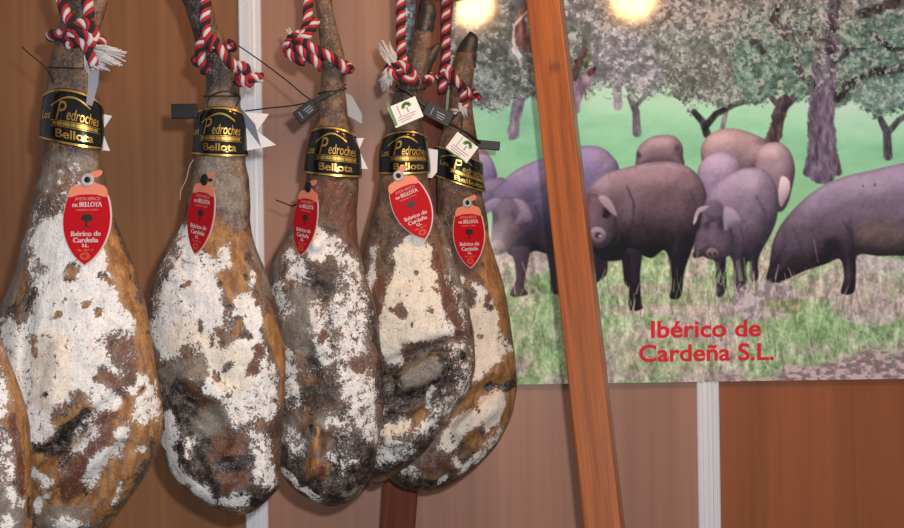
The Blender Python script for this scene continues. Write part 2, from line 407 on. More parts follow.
# back row
pig([(636, 158), (638, 148), (647, 139), (660, 135), (674, 136), (682, 145), (683, 156), (681, 168), (640, 168)], (146, 126, 138), (112, 94, 108), 138, 168, rim=.3,
    blobs=[(639, 155, 3, 4, (60, 45, 58), .8), (677, 148, 4, 5, (96, 66, 80), .7), (660, 142, 12, 6, (166, 146, 156), .5)])
pig([(702, 164), (701, 148), (708, 136), (722, 129), (738, 129), (756, 135), (770, 144), (778, 165), (740, 190), (705, 190)], (164, 142, 150), (128, 106, 122), 132, 175, rim=.35,
    blobs=[(722, 138, 16, 7, (184, 160, 164), .6), (762, 142, 12, 5, (120, 102, 120), .6)])
pig([(755, 164), (758, 150), (768, 143), (781, 143), (791, 153), (795, 170), (792, 188), (787, 205), (778, 212), (760, 200)], (164, 144, 160), (116, 98, 122), 146, 205, rim=.3,
    blobs=[(776, 152, 10, 8, (184, 164, 176), .5)])
pig([(781, 177), (789, 180), (790, 190), (786, 200), (781, 207), (778, 196)], (204, 190, 204), (158, 138, 158), 180, 208)
pig([(697, 176), (701, 163), (712, 154), (724, 152), (736, 157), (742, 168), (740, 200), (700, 205)], (166, 150, 184), (126, 110, 146), 155, 195, rim=.3)
# far left pigs
pig([(476, 150), (488, 153), (497, 174), (492, 182), (478, 184)], (160, 148, 190), (112, 100, 148), 150, 182, rim=.3)
pig([(472, 196), (478, 184), (492, 178), (506, 180), (504, 200), (480, 212)], (120, 106, 146), (92, 78, 112), 180, 210, rim=.3)
# left pig
pig([(490, 200), (498, 186), (518, 169), (546, 157), (566, 150), (582, 146), (600, 147), (612, 156), (620, 172), (624, 230), (600, 262), (575, 258), (548, 254), (536, 251), (527, 254), (512, 256), (500, 240)],
    (134, 122, 172), (56, 48, 74), 150, 250, rim=.25, blobs=[(530, 178, 22, 12, (142, 128, 168), .5), (600, 158, 16, 10, (142, 122, 146), .5), (540, 238, 20, 18, (54, 44, 62), .7)])
pig([(512, 248), (529, 248), (527, 268), (524, 286), (528, 294), (516, 297), (510, 294), (516, 280), (515, 264)], (70, 56, 76), (84, 68, 80), 250, 295)
pig([(546, 240), (562, 240), (564, 270), (562, 292), (552, 292), (550, 270)], DRK, (58, 46, 58), 240, 290)
pig([(592, 250), (606, 256), (607, 272), (600, 281), (593, 280)], DRK, (40, 32, 44), 240, 290)
pig([(494, 208), (504, 197), (516, 199), (527, 212), (524, 232), (514, 240), (508, 250), (499, 254), (491, 246), (492, 228)], (104, 90, 118), (126, 104, 116), 205, 250, rim=.2,
    blobs=[(495, 218, 5, 8, (62, 50, 76), .8), (513, 214, 5, 6, (76, 62, 88), .6), (505, 226, 6, 12, (134, 114, 132), .5)])
pig([(480, 214), (484, 204), (494, 198), (502, 200), (497, 208), (488, 213), (483, 220)], (132, 118, 158), (104, 90, 130), 200, 216)
pig([(513, 199), (524, 201), (531, 211), (532, 220), (524, 223), (514, 225), (519, 212)], (138, 124, 154), (118, 104, 132), 200, 224, rim=.2)
pig([(490, 246), (496, 240), (504, 243), (505, 251), (498, 255), (492, 253)], (142, 116, 122), (104, 80, 88), 240, 255, blobs=[(495, 250, 2, 2.4, (46, 34, 44), .9), (501, 251, 2, 2.4, (46, 34, 44), .9)])
# centre pig
pig([(588, 192), (602, 176), (624, 168), (652, 162), (676, 162), (694, 171), (705, 188), (707, 206), (702, 227), (693, 247), (684, 274), (681, 296), (670, 298), (672, 284), (670, 262), (664, 250), (652, 258), (640, 255), (630, 258), (606, 261), (592, 250), (586, 225)],
    (140, 118, 134), (40, 30, 40), 164, 262, rim=.3, blobs=[(640, 172, 30, 9, (142, 120, 132), .6), (628, 206, 14, 20, (124, 104, 130), .5), (602, 184, 12, 8, (150, 130, 150), .6), (668, 200, 26, 22, (98, 80, 94), .4),
           (610, 245, 26, 20, (34, 25, 34), .8), (688, 205, 10, 20, (84, 66, 80), .4), (655, 236, 22, 12, (56, 42, 52), .5)])
pig([(626, 250), (641, 252), (640, 276), (641, 300), (642, 309), (630, 310), (629, 296), (629, 275)], DRK, (34, 24, 32), 250, 310)
pig([(622, 255), (630, 256), (630, 284), (625, 284), (623, 270)], (36, 28, 36), (36, 28, 36), 250, 310)
pig([(586, 202), (592, 194), (604, 198), (614, 210), (617, 226), (612, 240), (602, 248), (590, 244), (585, 225)], (104, 84, 100), (96, 78, 96), 198, 245, rim=.4,
    blobs=[(607, 212, 6, 8, (40, 28, 38), .9), (592, 218, 7, 12, (130, 104, 114), .5)])
pig([(598, 197), (606, 196), (613, 204), (617, 216), (611, 213), (604, 206)], (160, 142, 160), (150, 132, 152), 198, 214)
pig([(590, 232), (595, 227), (602, 228), (606, 234), (603, 241), (595, 242)], (150, 130, 150), (120, 98, 114), 228, 242, blobs=[(598, 235, 4.5, 4.5, (58, 42, 56), .9), (600, 236, 2, 1.5, (210, 190, 204), .8)])
# facing pig
pig([(706, 200), (714, 186), (728, 175), (746, 168), (762, 169), (773, 179), (778, 196), (777, 218), (770, 236), (762, 250), (758, 262), (758, 279), (751, 280), (750, 262), (746, 266), (747, 288), (735, 291), (733, 262), (726, 258), (726, 290), (716, 295), (715, 262), (704, 256), (700, 230)],
    (150, 136, 166), (76, 64, 84), 172, 262, rim=.3, blobs=[(748, 180, 18, 10, (160, 146, 172), .6), (758, 215, 14, 26, (112, 98, 122), .5), (722, 275, 6, 18, (50, 40, 52), .9), (741, 275, 7, 16, (100, 84, 102), .6), (754, 268, 4, 14, (66, 54, 66), .8), (738, 244, 14, 12, (86, 72, 92), .6)])
pig([(697, 232), (706, 222), (718, 218), (730, 226), (734, 242), (728, 256), (715, 258), (700, 256), (695, 254), (694, 246)], (88, 76, 100), (104, 88, 104), 215, 256, rim=.3, blobs=[(707, 224, 5, 9, (56, 46, 66), .7), (721, 224, 5, 9, (58, 48, 70), .7), (712, 238, 6, 12, (118, 102, 122), .5)])
pig([(704, 206), (712, 200), (722, 204), (724, 218), (715, 222), (707, 219)], (104, 92, 120), (90, 78, 100), 200, 226, edge=3)
pig([(693, 224), (695, 213), (700, 207), (709, 206), (705, 210), (699, 214), (696, 222)], (150, 138, 168), (190, 180, 196), 206, 224, edge=.9)
pig([(725, 207), (734, 209), (740, 216), (741, 222), (732, 226), (725, 231), (723, 218)], (156, 144, 172), (140, 128, 156), 206, 230, rim=.2)
pig([(706, 252), (710, 248), (716, 249), (719, 254), (714, 259), (708, 258)], (134, 112, 124), (84, 66, 78), 248, 259, blobs=[(710, 254, 1.6, 2, (36, 28, 36), .9), (715, 254, 1.6, 2, (36, 28, 36), .9)])
pig([(693, 252), (699, 250), (702, 256), (694, 258)], (80, 64, 80), (60, 48, 60), 250, 258)
# right pig
pig([(766, 279), (770, 262), (773, 242), (783, 222), (802, 201), (824, 185), (847, 176), (873, 170), (904, 163), (940, 160), (975, 175), (990, 210), (985, 256), (940, 262), (904, 256), (880, 256), (858, 255), (856, 272), (854, 292), (841, 293), (844, 276), (840, 259), (826, 264), (802, 272), (780, 283), (770, 285)],
    (140, 128, 158), (58, 46, 56), 172, 275, rim=.3, blobs=[(880, 182, 50, 12, (146, 132, 160), .5), (885, 236, 42, 20, (120, 100, 98), .75), (880, 206, 40, 10, (106, 92, 116), .5), (800, 244, 20, 18, (92, 80, 104), .7), (774, 262, 8, 18, (44, 34, 44), .9), (832, 246, 12, 12, (44, 34, 44), .7),
           (786, 275, 20, 6, (48, 36, 44), .7), (850, 230, 5, 16, (66, 54, 68), .5), (825, 200, 22, 14, (128, 116, 150), .4), (849, 270, 6, 14, (92, 78, 84), .5), (849, 290, 8, 5, (46, 36, 42), .9), (875, 185, 2, 3, (86, 70, 90), .8), (863, 186, 1.5, 2, (86, 70, 90), .8)])
pig([(776, 236), (783, 232), (786, 244), (782, 254), (775, 264), (770, 262)], (104, 92, 118), (56, 46, 58), 232, 262, rim=.2)
# pale reflective line at jaw
stroke([(781, 282), (800, 276), (816, 268)], [0.8, 0.9, 0.6], (150, 136, 146))
stroke([(814, 240), (818, 262)], [0.6, 0.6], (120, 104, 128))
# shoulder folds, jaw lines, eyes and hide marks of the printed animals
DK2 = (58, 46, 60)
for pts, rad in [([(627, 186), (634, 204), (633, 222), (626, 236)], [.6, 1.2, 1.2, .6]), ([(646, 240), (642, 226), (644, 212)], [.5, 1.2, .5]), ([(690, 190), (696, 206), (692, 228)], [.5, 1.0, .5]),
                 ([(610, 248), (618, 240), (620, 226)], [.6, 1.0, .5]), ([(843, 222), (851, 232), (853, 248)], [.6, 1.3, .6]), ([(792, 226), (800, 244), (806, 262)], [.5, .8, .5]),
                 ([(756, 196), (766, 214), (764, 236)], [.5, 1.1, .5]), ([(741, 228), (744, 242), (740, 256)], [.5, 1.0, .6]), ([(535, 206), (541, 222), (540, 240)], [.5, 1.2, .5]), ([(520, 226), (524, 238), (520, 250)], [.5, 1.0, .5]),
                 ([(560, 250), (556, 262)], [1, 1]), ([(668, 262), (676, 248), (679, 232)], [.6, 1.0, .5])]:
    q0 = IMG.copy(); stroke(pts, rad, DK2, edge=1.6); IMG = IMG * 0.5 + q0 * 0.5
for ex, ey in [(605, 216)]:
    stroke([(ex - 1, ey), (ex + 1, ey + .5)], [1.3, 1.0], (30, 22, 30), edge=.8)
for pts, rad in [([(588, 190), (604, 178), (624, 170)], [1.5, 2.4, 1.2]), ([(640, 167), (668, 165), (688, 170)], [1, 2, 1]), ([(806, 201), (830, 186), (856, 177)], [1, 2.4, 1.2]), ([(720, 184), (742, 172), (760, 172)], [1, 2.2, 1]),
                 ([(508, 178), (526, 169), (540, 162)], [1, 2.2, 1.2])]:
    q0 = IMG.copy(); stroke(pts, rad, (182, 166, 188), edge=3); IMG = IMG * 0.35 + q0 * 0.65
# rock with dry grass in front
d = np.hypot((X - 764) / 40, (Y - 301) / 22) + (fbm(X, Y, 10, 3, 83) - .5) * 0.6
mk = 1 - sstep(0.75, 1.05, d)
over(mk, mixc(sstep(0.35, 0.65, fbm(X * 1.3, Y * 1.3, 7, 3, 85)), (134, 122, 132), (186, 174, 188)))
d = np.hypot((X - 786) / 22, (Y - 306) / 9) + (fbm(X, Y, 10, 3, 88) - .5) * 0.6
over((1 - sstep(0.7, 1.1, d)) * .7, mixc(sstep(0.35, 0.65, fbm(X, Y, 5, 3, 85)), (98, 118, 70), (150, 158, 108)))
# grass blades over the hooves
r2 = np.random.RandomState(3)
bl = [(x, y) for x, y in zip(r2.uniform(480, 905, 330), r2.uniform(278, 372, 330))] + [(x, y) for x, y in zip(r2.uniform(690, 760, 60), r2.uniform(270, 305, 60))]
acc = np.zeros(X.shape); colb = np.zeros(X.shape + (3,))
for i, (bx, by) in enumerate(bl):
    ln = r2.uniform(8, 22); lean = r2.uniform(-7, 7)
    c0 = int((bx - 10 - PX0) / STEP); c1 = c0 + int(22 / STEP); r0 = int((by - ln - 8 - PY0) / STEP); r1 = r0 + int((ln + 18) / STEP)
    c0 = max(c0, 0); r0 = max(r0, 0)
    if c1 <= c0: continue
    d, tt = seg_dist(X[r0:r1, c0:c1], Y[r0:r1, c0:c1], bx, by, bx + lean, by - ln)
    mk = (1 - sstep(0.2, 1.1, d)) * 0.6 * (1 - tt * .4)
    c = [(196, 184, 176), (148, 184, 124), (206, 196, 200), (120, 160, 96), (104, 96, 88)][i % 5]
    IMG[r0:r1, c0:c1] = IMG[r0:r1, c0:c1] * (1 - mk[..., None]) + np.array(c, float) * mk[..., None]
# soft print dots
IMG += (RNG.rand(*X.shape)[..., None] - 0.5) * 8
IMG = np.clip(IMG, 12, 250)

me = bpy.data.meshes.new('printed_sheet')
DP = DW - 0.016
V = Parr(X, Y, DP).reshape(-1, 3)
ii = np.arange(nx * ny).reshape(ny, nx)
q = np.stack([ii[:-1, :-1], ii[1:, :-1], ii[1:, 1:], ii[:-1, 1:]], -1).reshape(-1, 4)
me.vertices.add(len(V)); me.loops.add(q.size); me.polygons.add(len(q))
pc = P((PX0 + PX1) / 2, PY1, DP)
pos = V - np.array(pc)
me.vertices.foreach_set('co', pos.ravel()); me.loops.foreach_set('vertex_index', q.ravel().astype(np.int32))
me.polygons.foreach_set('loop_start', (np.arange(len(q)) * 4).astype(np.int32)); me.polygons.foreach_set('loop_total', np.full(len(q), 4, np.int32))
me.update(); me.validate()
at = me.color_attributes.new('print', 'FLOAT_COLOR', 'POINT')
PK = 1.32
IMG = np.clip((IMG - 112) * 1.14 + 108, 10, 250)
lin = np.clip(s2l(IMG) * PK, 0, 0.9)
rgba = np.concatenate([lin.reshape(-1, 3), np.ones((len(V), 1))], 1)
at.data.foreach_set('color', rgba.ravel())
m, nt, b = newmat('glossy_printed_vinyl')
a = nt.nodes.new('ShaderNodeAttribute'); a.attribute_name = 'print'
hs = nt.nodes.new('ShaderNodeHueSaturation'); hs.inputs['Saturation'].default_value = 0.85; hs.inputs['Value'].default_value = 1.0
nt.links.new(a.outputs['Color'], hs.inputs['Color']); nt.links.new(hs.outputs[0], b.inputs['Base Color'])
b.inputs['Roughness'].default_value = 0.085; b.inputs['Specular IOR Level'].default_value = 0.5
nz = nt.nodes.new('ShaderNodeTexNoise'); nz.inputs['Scale'].default_value = 160; tc = nt.nodes.new('ShaderNodeTexCoord')
nt.links.new(tc.outputs['Object'], nz.inputs['Vector'])
bp = nt.nodes.new('ShaderNodeBump'); bp.inputs['Strength'].default_value = 0.02; bp.inputs['Distance'].default_value = 0.001
nt.links.new(nz.outputs[0], bp.inputs['Height']); nt.links.new(bp.outputs[0], b.inputs['Normal'])
me.materials.append(m)
poster = empty('poster', pc, 'large glossy photo poster of grey pigs grazing under oak trees, on the back wall', 'poster')
sheet = bpy.data.objects.new('printed_sheet', me); COL.objects.link(sheet); sheet.parent = poster
mb = MB(); v0 = V[ii[0, 0]]; v1 = V[ii[-1, -1]]
mb.box((v0[0], v0[1] + 0.0006, v1[2]), (v1[0], v0[1] + 0.004, v0[2])); mb.build('backing_board', simple('grey_board', L(150, 150, 150), 0.8), poster, smooth=False)

# ---- text helpers
def text_geo(s, off=0.0, shear=0.0, res=6):
    cu = bpy.data.curves.new('t', 'FONT'); cu.body = s; cu.size = 1.0; cu.offset = off; cu.resolution_u = res; cu.shear = shear; cu.fill_mode = 'FRONT'
    o = bpy.data.objects.new('t', cu); COL.objects.link(o)
    dg = bpy.context.evaluated_depsgraph_get(); dg.update()
    e = o.evaluated_get(dg); tm = e.to_mesh()
    vs = np.array([v.co[:] for v in tm.vertices]).reshape(-1, 3); fs = [tuple(p.vertices) for p in tm.polygons]
    e.to_mesh_clear(); bpy.data.objects.remove(o); bpy.data.curves.remove(cu)
    return vs[:, :2], fs
_TC = {}
def text_unit(s, off=0.0, shear=0.0):
    k = (s, off, shear)
    if k not in _TC:
        v, f = text_geo(s, off, shear); mn = v.min(0); mx = v.max(0)
        _TC[k] = (v, f, mn, mx)
    return _TC[k]
def text_box(s, x0, x1, ybase, caph, off=0.0, shear=0.0):
    """2D vertices (y down) with text spanning x0..x1, baseline ybase, capital height caph"""
    v, f, mn, mx = text_unit(s, off, shear)
    o = v.copy(); o[:, 0] = x0 + (v[:, 0] - mn[0]) / (mx[0] - mn[0]) * (x1 - x0); o[:, 1] = ybase - v[:, 1] / 0.70 * caph
    return o, f
mb = MB()
for s, x0, x1, yb, sl, ch in [('Ibérico de', 651, 761, 337.5, -0.015, 16.5), ('Cardeña S.L.', 639, 774, 361.5, -0.015, 16.5)]:
    v, f = text_box(s, x0, x1, yb, ch, 0.022)
    vs = [P(a, b_ + (a - x0) * sl, DP - 0.0012) for a, b_ in v]
    mb.add(vs, f)
lt = mb.build('lettering', M['red_ink'], poster, smooth=False); lt['label'] = 'red printed words along the bottom of the poster'

# ------------------------------------------------------------------ hanging rack
rack = empty('ham_rack', (P(500, 264, 1.9).x, -0.5, 0), 'reddish stained wooden trestle rack the hams hang from, standing before the poster', 'rack')
WORLD[rack.name] = rack.location.copy()
def beam(a, b, wd, dp, rot, name, mat, ext0=0, ext1=0):
    a = Vector(a); b = Vector(b); t = (b - a).normalized(); a = a - t * ext0; b = b + t * ext1; Ln = (b - a).length
    X_ = Vector((1, 0, 0)); X_ = (X_ - t * X_.dot(t)).normalized() if abs(t.x) < 0.9 else Vector((0, 0, 1)).cross(t).normalized()
    Y_ = t.cross(X_); R = Matrix.Rotation(rot, 3, t); X_ = R @ X_; Y_ = R @ Y_
    mt = Matrix((X_, Y_, t)).transposed().to_4x4(); mt.translation = a
    me = bpy.data.meshes.new(name)
    hw, hd = wd / 2, dp / 2
    vs = [(x, y, z) for x in (-hw, hw) for y in (-hd, hd) for z in (0, Ln)]
    me.from_pydata(vs, [], [(0, 1, 3, 2), (4, 6, 7, 5), (0, 4, 5, 1), (2, 3, 7, 6), (0, 2, 6, 4), (1, 5, 7, 3)])
    bm = bmesh.new(); bm.from_mesh(me); bmesh.ops.recalc_face_normals(bm, faces=bm.faces); bm.to_mesh(me); bm.free()
    me.materials.append(mat)
    o = bpy.data.objects.new(name, me); COL.objects.link(o); o.parent = rack
    o.matrix_local = Matrix.Translation(-WORLD[rack.name]) @ mt
    bv = o.modifiers.new('bevel', 'BEVEL'); bv.width = 0.003; bv.segments = 2
    return o
def to_z(a, b, z):
    a = Vector(a); b = Vector(b); t = (z - a.z) / (b.z - a.z); return a + (b - a) * t
R0, R1 = P(545, 0, 1.93), P(605, 528, 1.76)
L0, L1 = P(435, 0, 2.06), P(398, 528, 2.20)
beam(to_z(R0, R1, 0.0), to_z(R0, R1, 2.28), 0.060, 0.045, math.radians(-18), 'leg', M['rack'])
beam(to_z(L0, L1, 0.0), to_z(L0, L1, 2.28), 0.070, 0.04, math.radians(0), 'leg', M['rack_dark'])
ZB = 2.0
RB, LB = to_z(R0, R1, ZB - 0.028), to_z(L0, L1, ZB - 0.028)
beam(LB, RB, 0.035, 0.05, 0, 'cross_brace', M['rack'], 0.04, 0.04)
barA = Vector((-1.0, 1.19 - DW, ZB)); barB = (LB + RB) / 2; barB.z = ZB + 0.012
bdir = (barB - barA).normalized()
beam(barA, barB, 0.05, 0.05, 0, 'top_bar', M['rack'], 0.1, 0.12)
# far end trestle (left of the frame)
for sgn in (-1, 1):
    off = Vector((-bdir.y, bdir.x, 0)) * sgn
    a = barA + off * 0.12; a.z = ZB - 0.03; b2 = barA + off * 0.5; b2.z = 0
    beam(b2, a, 0.06, 0.045, 0, 'leg', M['rack'], 0, 0.25)
a = barA - Vector((-bdir.y, bdir.x, 0)) * 0.15; b2 = barA + Vector((-bdir.y, bdir.x, 0)) * 0.15; a.z = b2.z = ZB - 0.055
beam(a, b2, 0.035, 0.05, 0, 'cross_brace', M['rack'], 0.03, 0.03)
# ------------------------------------------------------------------ hams
def ham_material():
    m, nt, b = newmat('cured_ham_rind'); N = nt.nodes; K = nt.links
    geo = N.new('ShaderNodeNewGeometry')
    a1 = N.new('ShaderNodeAttribute'); a1.attribute_name = 'm1'; a2 = N.new('ShaderNodeAttribute'); a2.attribute_name = 'm2'
    s1 = N.new('ShaderNodeSeparateColor'); s2 = N.new('ShaderNodeSeparateColor'); K.new(a1.outputs['Color'], s1.inputs[0]); K.new(a2.outputs['Color'], s2.inputs[0])
    def noise(scale, detail=4, rough=0.6, dist=0.0, sc=(1, 1, 1), off=(0, 0, 0)):
        mp = N.new('ShaderNodeMapping'); mp.inputs['Scale'].default_value = sc; mp.inputs['Location'].default_value = off; K.new(geo.outputs['Position'], mp.inputs[0])
        n = N.new('ShaderNodeTexNoise'); n.inputs['Scale'].default_value = scale; n.inputs['Detail'].default_value = detail; n.inputs['Roughness'].default_value = rough; n.inputs['Distortion'].default_value = dist
        K.new(mp.outputs[0], n.inputs[0]); return n.outputs[0]
    def math_(op, x, y, z=None):
        q = N.new('ShaderNodeMath'); q.operation = op
        for i, v in enumerate((x, y, z)):
            if v is None: continue
            if isinstance(v, (int, float)): q.inputs[i].default_value = v
            else: K.new(v, q.inputs[i])
        return q.outputs[0]
    def mask(attr, nz, amp, lo=0.47, hi=0.53):
        v = math_('MULTIPLY_ADD', math_('SUBTRACT', nz, 0.5), amp, attr)
        r = N.new('ShaderNodeMapRange'); r.interpolation_type = 'SMOOTHSTEP'; r.inputs[1].default_value = lo; r.inputs[2].default_value = hi; K.new(v, r.inputs[0]); return r.outputs[0]
    def mix(f, a, c):
        q = N.new('ShaderNodeMix'); q.data_type = 'RGBA'
        for i, v in ((0, f), (6, a), (7, c)):
            if isinstance(v, (int, float)): q.inputs[i].default_value = v
            elif isinstance(v, tuple): q.inputs[i].default_value = v
            else: K.new(v, q.inputs[i])
        return q.outputs[2]
    nb = noise(28, 5, 0.65, 0.6); nm = noise(75, 6, 0.68, 0.4, off=(3, 1, 2)); nf = noise(330, 4, 0.65, off=(7, 2, 5)); nl = noise(55, 5, 0.62, 0.3, sc=(1.6, 1.6, 0.5), off=(1, 8, 3))
    HK = 0.62
    base = mix(mask(0.5, nb, 3.0, 0.1, 0.9), L(92, 62, 46, HK), L(146, 112, 86, HK))
    base = mix(mask(0.35, nm, 3.0, 0.3, 0.7), base, L(58, 34, 28, HK))
    # ochre fat
    och = mix(mask(0.5, nl, 2.6, 0.1, 0.9), L(214, 156, 86, HK), L(152, 98, 50, HK))
    och = mix(math_('MULTIPLY', mask(0.36, nf, 3.0, 0.3, 0.7), 0.45), och, L(76, 50, 34, HK))
    c = mix(mask(s1.outputs[2], nl, 1.5, 0.38, 0.62), base, och)
    # meat red
    c = mix(mask(s2.outputs[1], nm, 1.4, 0.38, 0.62), c, mix(mask(0.5, nf, 2, 0.2, 0.8), L(136, 80, 52, HK), L(86, 50, 38, HK)))
    # dark crust
    drk = mix(mask(0.5, nm, 3.0, 0.25, 0.75), L(34, 28, 26, HK), L(82, 66, 56, HK))
    c = mix(mask(s2.outputs[0], nm, 1.6, 0.36, 0.62), c, drk)
    # grey film
    gry = mix(mask(0.5, nf, 2.4, 0.2, 0.8), L(168, 158, 146, HK), L(112, 100, 90, HK))
    c = mix(mask(s1.outputs[1], nm, 1.5, 0.3, 0.75), c, gry)
    # white mould: crisp, speckled
    big = mask(s1.outputs[0], math_('MULTIPLY_ADD', nf, 0.45, math_('MULTIPLY', nm, 0.55)), 3.5, 0.47, 0.55)
    thin = mask(s1.outputs[0], math_('MULTIPLY_ADD', nf, 0.6, math_('MULTIPLY', nm, 0.4)), 4.2, 0.12, 0.5)
    pit = mask(0.5, noise(150, 2, 0.5, 0.5, off=(2, 2, 9)), 1.0, 0.325, 0.36)
    sel = mask(0.5, nb, 4.0, 0.30, 0.62)
    big = math_('MULTIPLY', big, math_('MAXIMUM', pit, sel))
    c = mix(math_('MULTIPLY', thin, 0.42), c, L(176, 168, 168, 0.7))
    wcol = mix(mask(s2.outputs[2], nb, 0.6, 0.2, 0.8), L(238, 236, 235, 0.9), L(236, 227, 213, 0.9))
    wcol = mix(math_('MULTIPLY', mask(0.42, nf, 2.6, 0.35, 0.75), 0.34), wcol, L(160, 152, 148, 0.8))
    wcol = mix(math_('MULTIPLY', mask(0.42, nl, 2.6, 0.35, 0.75), 0.25), wcol, L(170, 160, 152, 0.75))
    c = mix(big, c, wcol)
    K.new(c, b.inputs['Base Color'])
    rr = N.new('ShaderNodeMapRange'); rr.inputs[3].default_value = 0.42; rr.inputs[4].default_value = 0.85; K.new(big, rr.inputs[0]); K.new(math_('MULTIPLY_ADD', math_('MULTIPLY', s2.outputs[0], math_('SUBTRACT', 1.0, big)), -0.14, rr.outputs[0]), b.inputs['Roughness'])
    h = math_('ADD', math_('MULTIPLY', nm, 0.7), math_('MULTIPLY_ADD', nf, 0.25, math_('MULTIPLY', big, 0.22)))
    h = math_('MULTIPLY_ADD', nl, 0.5, h)
    bp = N.new('ShaderNodeBump'); bp.inputs['Strength'].default_value = 0.75; bp.inputs['Distance'].default_value = 0.006
    K.new(h, bp.inputs['Height']); K.new(bp.outputs[0], b.inputs['Normal'])
    return m
HAM = ham_material()
HOOF = simple('dark_hoof', L(44, 40, 38, .7), 0.45, noise=0.5, scale=90, bump=0.5)
M['band'] = simple('glossy_black_label', L(14, 13, 14), 0.18)
M['gold'] = simple('gold_foil', L(226, 182, 96), 0.3, 1.0, noise=0.1)
M['redtag'] = simple('glossy_red_tag', L(212, 26, 40, .58), 0.5, 0, 0.08, noise=0.04)
M['tagrim'] = simple('white_tag_rim', L(226, 200, 200, .7), 0.4)
M['cap'] = simple('salmon_acorn_cap', L(236, 140, 112, .75), 0.45, noise=0.12, scale=900)
M['eyelet'] = simple('white_eyelet', L(190, 190, 194, .7), 0.3)
M['ink_white'] = simple('white_print', L(240, 232, 236, .75), 0.5)
M['ink_pink'] = simple('pink_print', L(240, 150, 150, .7), 0.5)
M['ink_black'] = simple('black_print', L(34, 16, 20), 0.5)
M['ink_orange'] = simple('orange_print', L(240, 120, 84, .75), 0.5)
M['rope_red'] = simple('red_yarn', L(196, 34, 56, .62), 0.85, noise=0.35, scale=900, bump=0.8)
M['rope_white'] = simple('white_yarn', L(232, 228, 232, .62), 0.9, noise=0.12, scale=900, bump=0.8)
M['rope_black'] = simple('black_yarn', L(26, 24, 34), 0.9, noise=0.4, scale=900, bump=0.8)
M['card'] = simple('white_card_tag', L(230, 234, 230, .85), 0.5, noise=0.03)
M['green'] = simple('green_print', L(96, 150, 72, .7), 0.5)
M['grey_print'] = simple('grey_print', L(150, 150, 160, .7), 0.5)
M['pink_line'] = simple('pink_line_print', L(200, 120, 170, .7), 0.5)
m, nt, b = newmat('translucent_grey_film'); b.inputs['Base Color'].default_value = L(180, 186, 196, .8); b.inputs['Roughness'].default_value = 0.25; b.inputs['Alpha'].default_value = 0.72; b.inputs['Transmission Weight'].default_value = 0.2
M['film'] = m

def paint(x, y, strokes):
    """channels: 0 white,1 grey,2 ochre,3 dark,4 red,5 cream,6 relief"""
    ch = np.zeros((7,) + x.shape)
    jx = (fbm(x, y, 26, 3, 5) - .5) * 16; jy = (fbm(x, y, 26, 3, 6) - .5) * 16
    rn = random.Random(int(x.mean() * 10)); extra = []
    x0, x1, y0, y1 = x.min() + 12, x.max() - 12, 262, y.max() - 40
    for i in range(16):
        fx, fy, fr = rn.uniform(x0, x1), rn.uniform(y0, y1), rn.uniform(1.6, 3.6)
        q = [(fx, fy), (fx + rn.uniform(-4, 4), fy + rn.uniform(0, 8))]
        extra += [(0, 0.15, fr * 1.3, q), (rn.choice((2, 3, 4)), 0.95, fr, q)]
    for s in list(strokes) + extra:
        c, val, r, pts = s[0], s[1], s[2], s[3]; soft = s[4] if len(s) > 4 else 0.6
        if c in (0, 2, 3): r *= 1.06; soft = min(soft * 1.35, 0.85)
        X_, Y_ = (x, y) if c == 6 else (x + jx, y + jy)
        if len(pts) == 1: d = np.hypot(X_ - pts[0][0], Y_ - pts[0][1])
        else:
            d = np.full(x.shape, 1e9)
            for i in range(len(pts) - 1): d = np.minimum(d, seg_dist(X_, Y_, *pts[i], *pts[i + 1])[0])
        mk = 1 - sstep(r * (1 - soft), r * (1 + soft * .6), d)
        if c == 6: ch[6] += mk * val
        else: ch[c] = ch[c] * (1 - mk) + val * mk
    return ch

HAMS = {}
def interp_rows(rows, ys):
    rows = np.array(rows, float); y = rows[:, 0]
    out = []
    for k in (1, 2):
        v = rows[:, k]; m_ = np.gradient(v, y); 
        # limited Hermite
        dlt = np.diff(v) / np.diff(y)
        m_ = np.empty_like(v); m_[0] = dlt[0]; m_[-1] = dlt[-1]; m_[1:-1] = (dlt[1:] + dlt[:-1]) / 2
        i = np.clip(np.searchsorted(y, ys) - 1, 0, len(y) - 2); h = y[i + 1] - y[i]; t = (ys - y[i]) / h
        out.append((2 * t ** 3 - 3 * t ** 2 + 1) * v[i] + (t ** 3 - 2 * t ** 2 + t) * h * m_[i] + (-2 * t ** 3 + 3 * t ** 2) * v[i + 1] + (t ** 3 - t ** 2) * h * m_[i + 1])
    return out

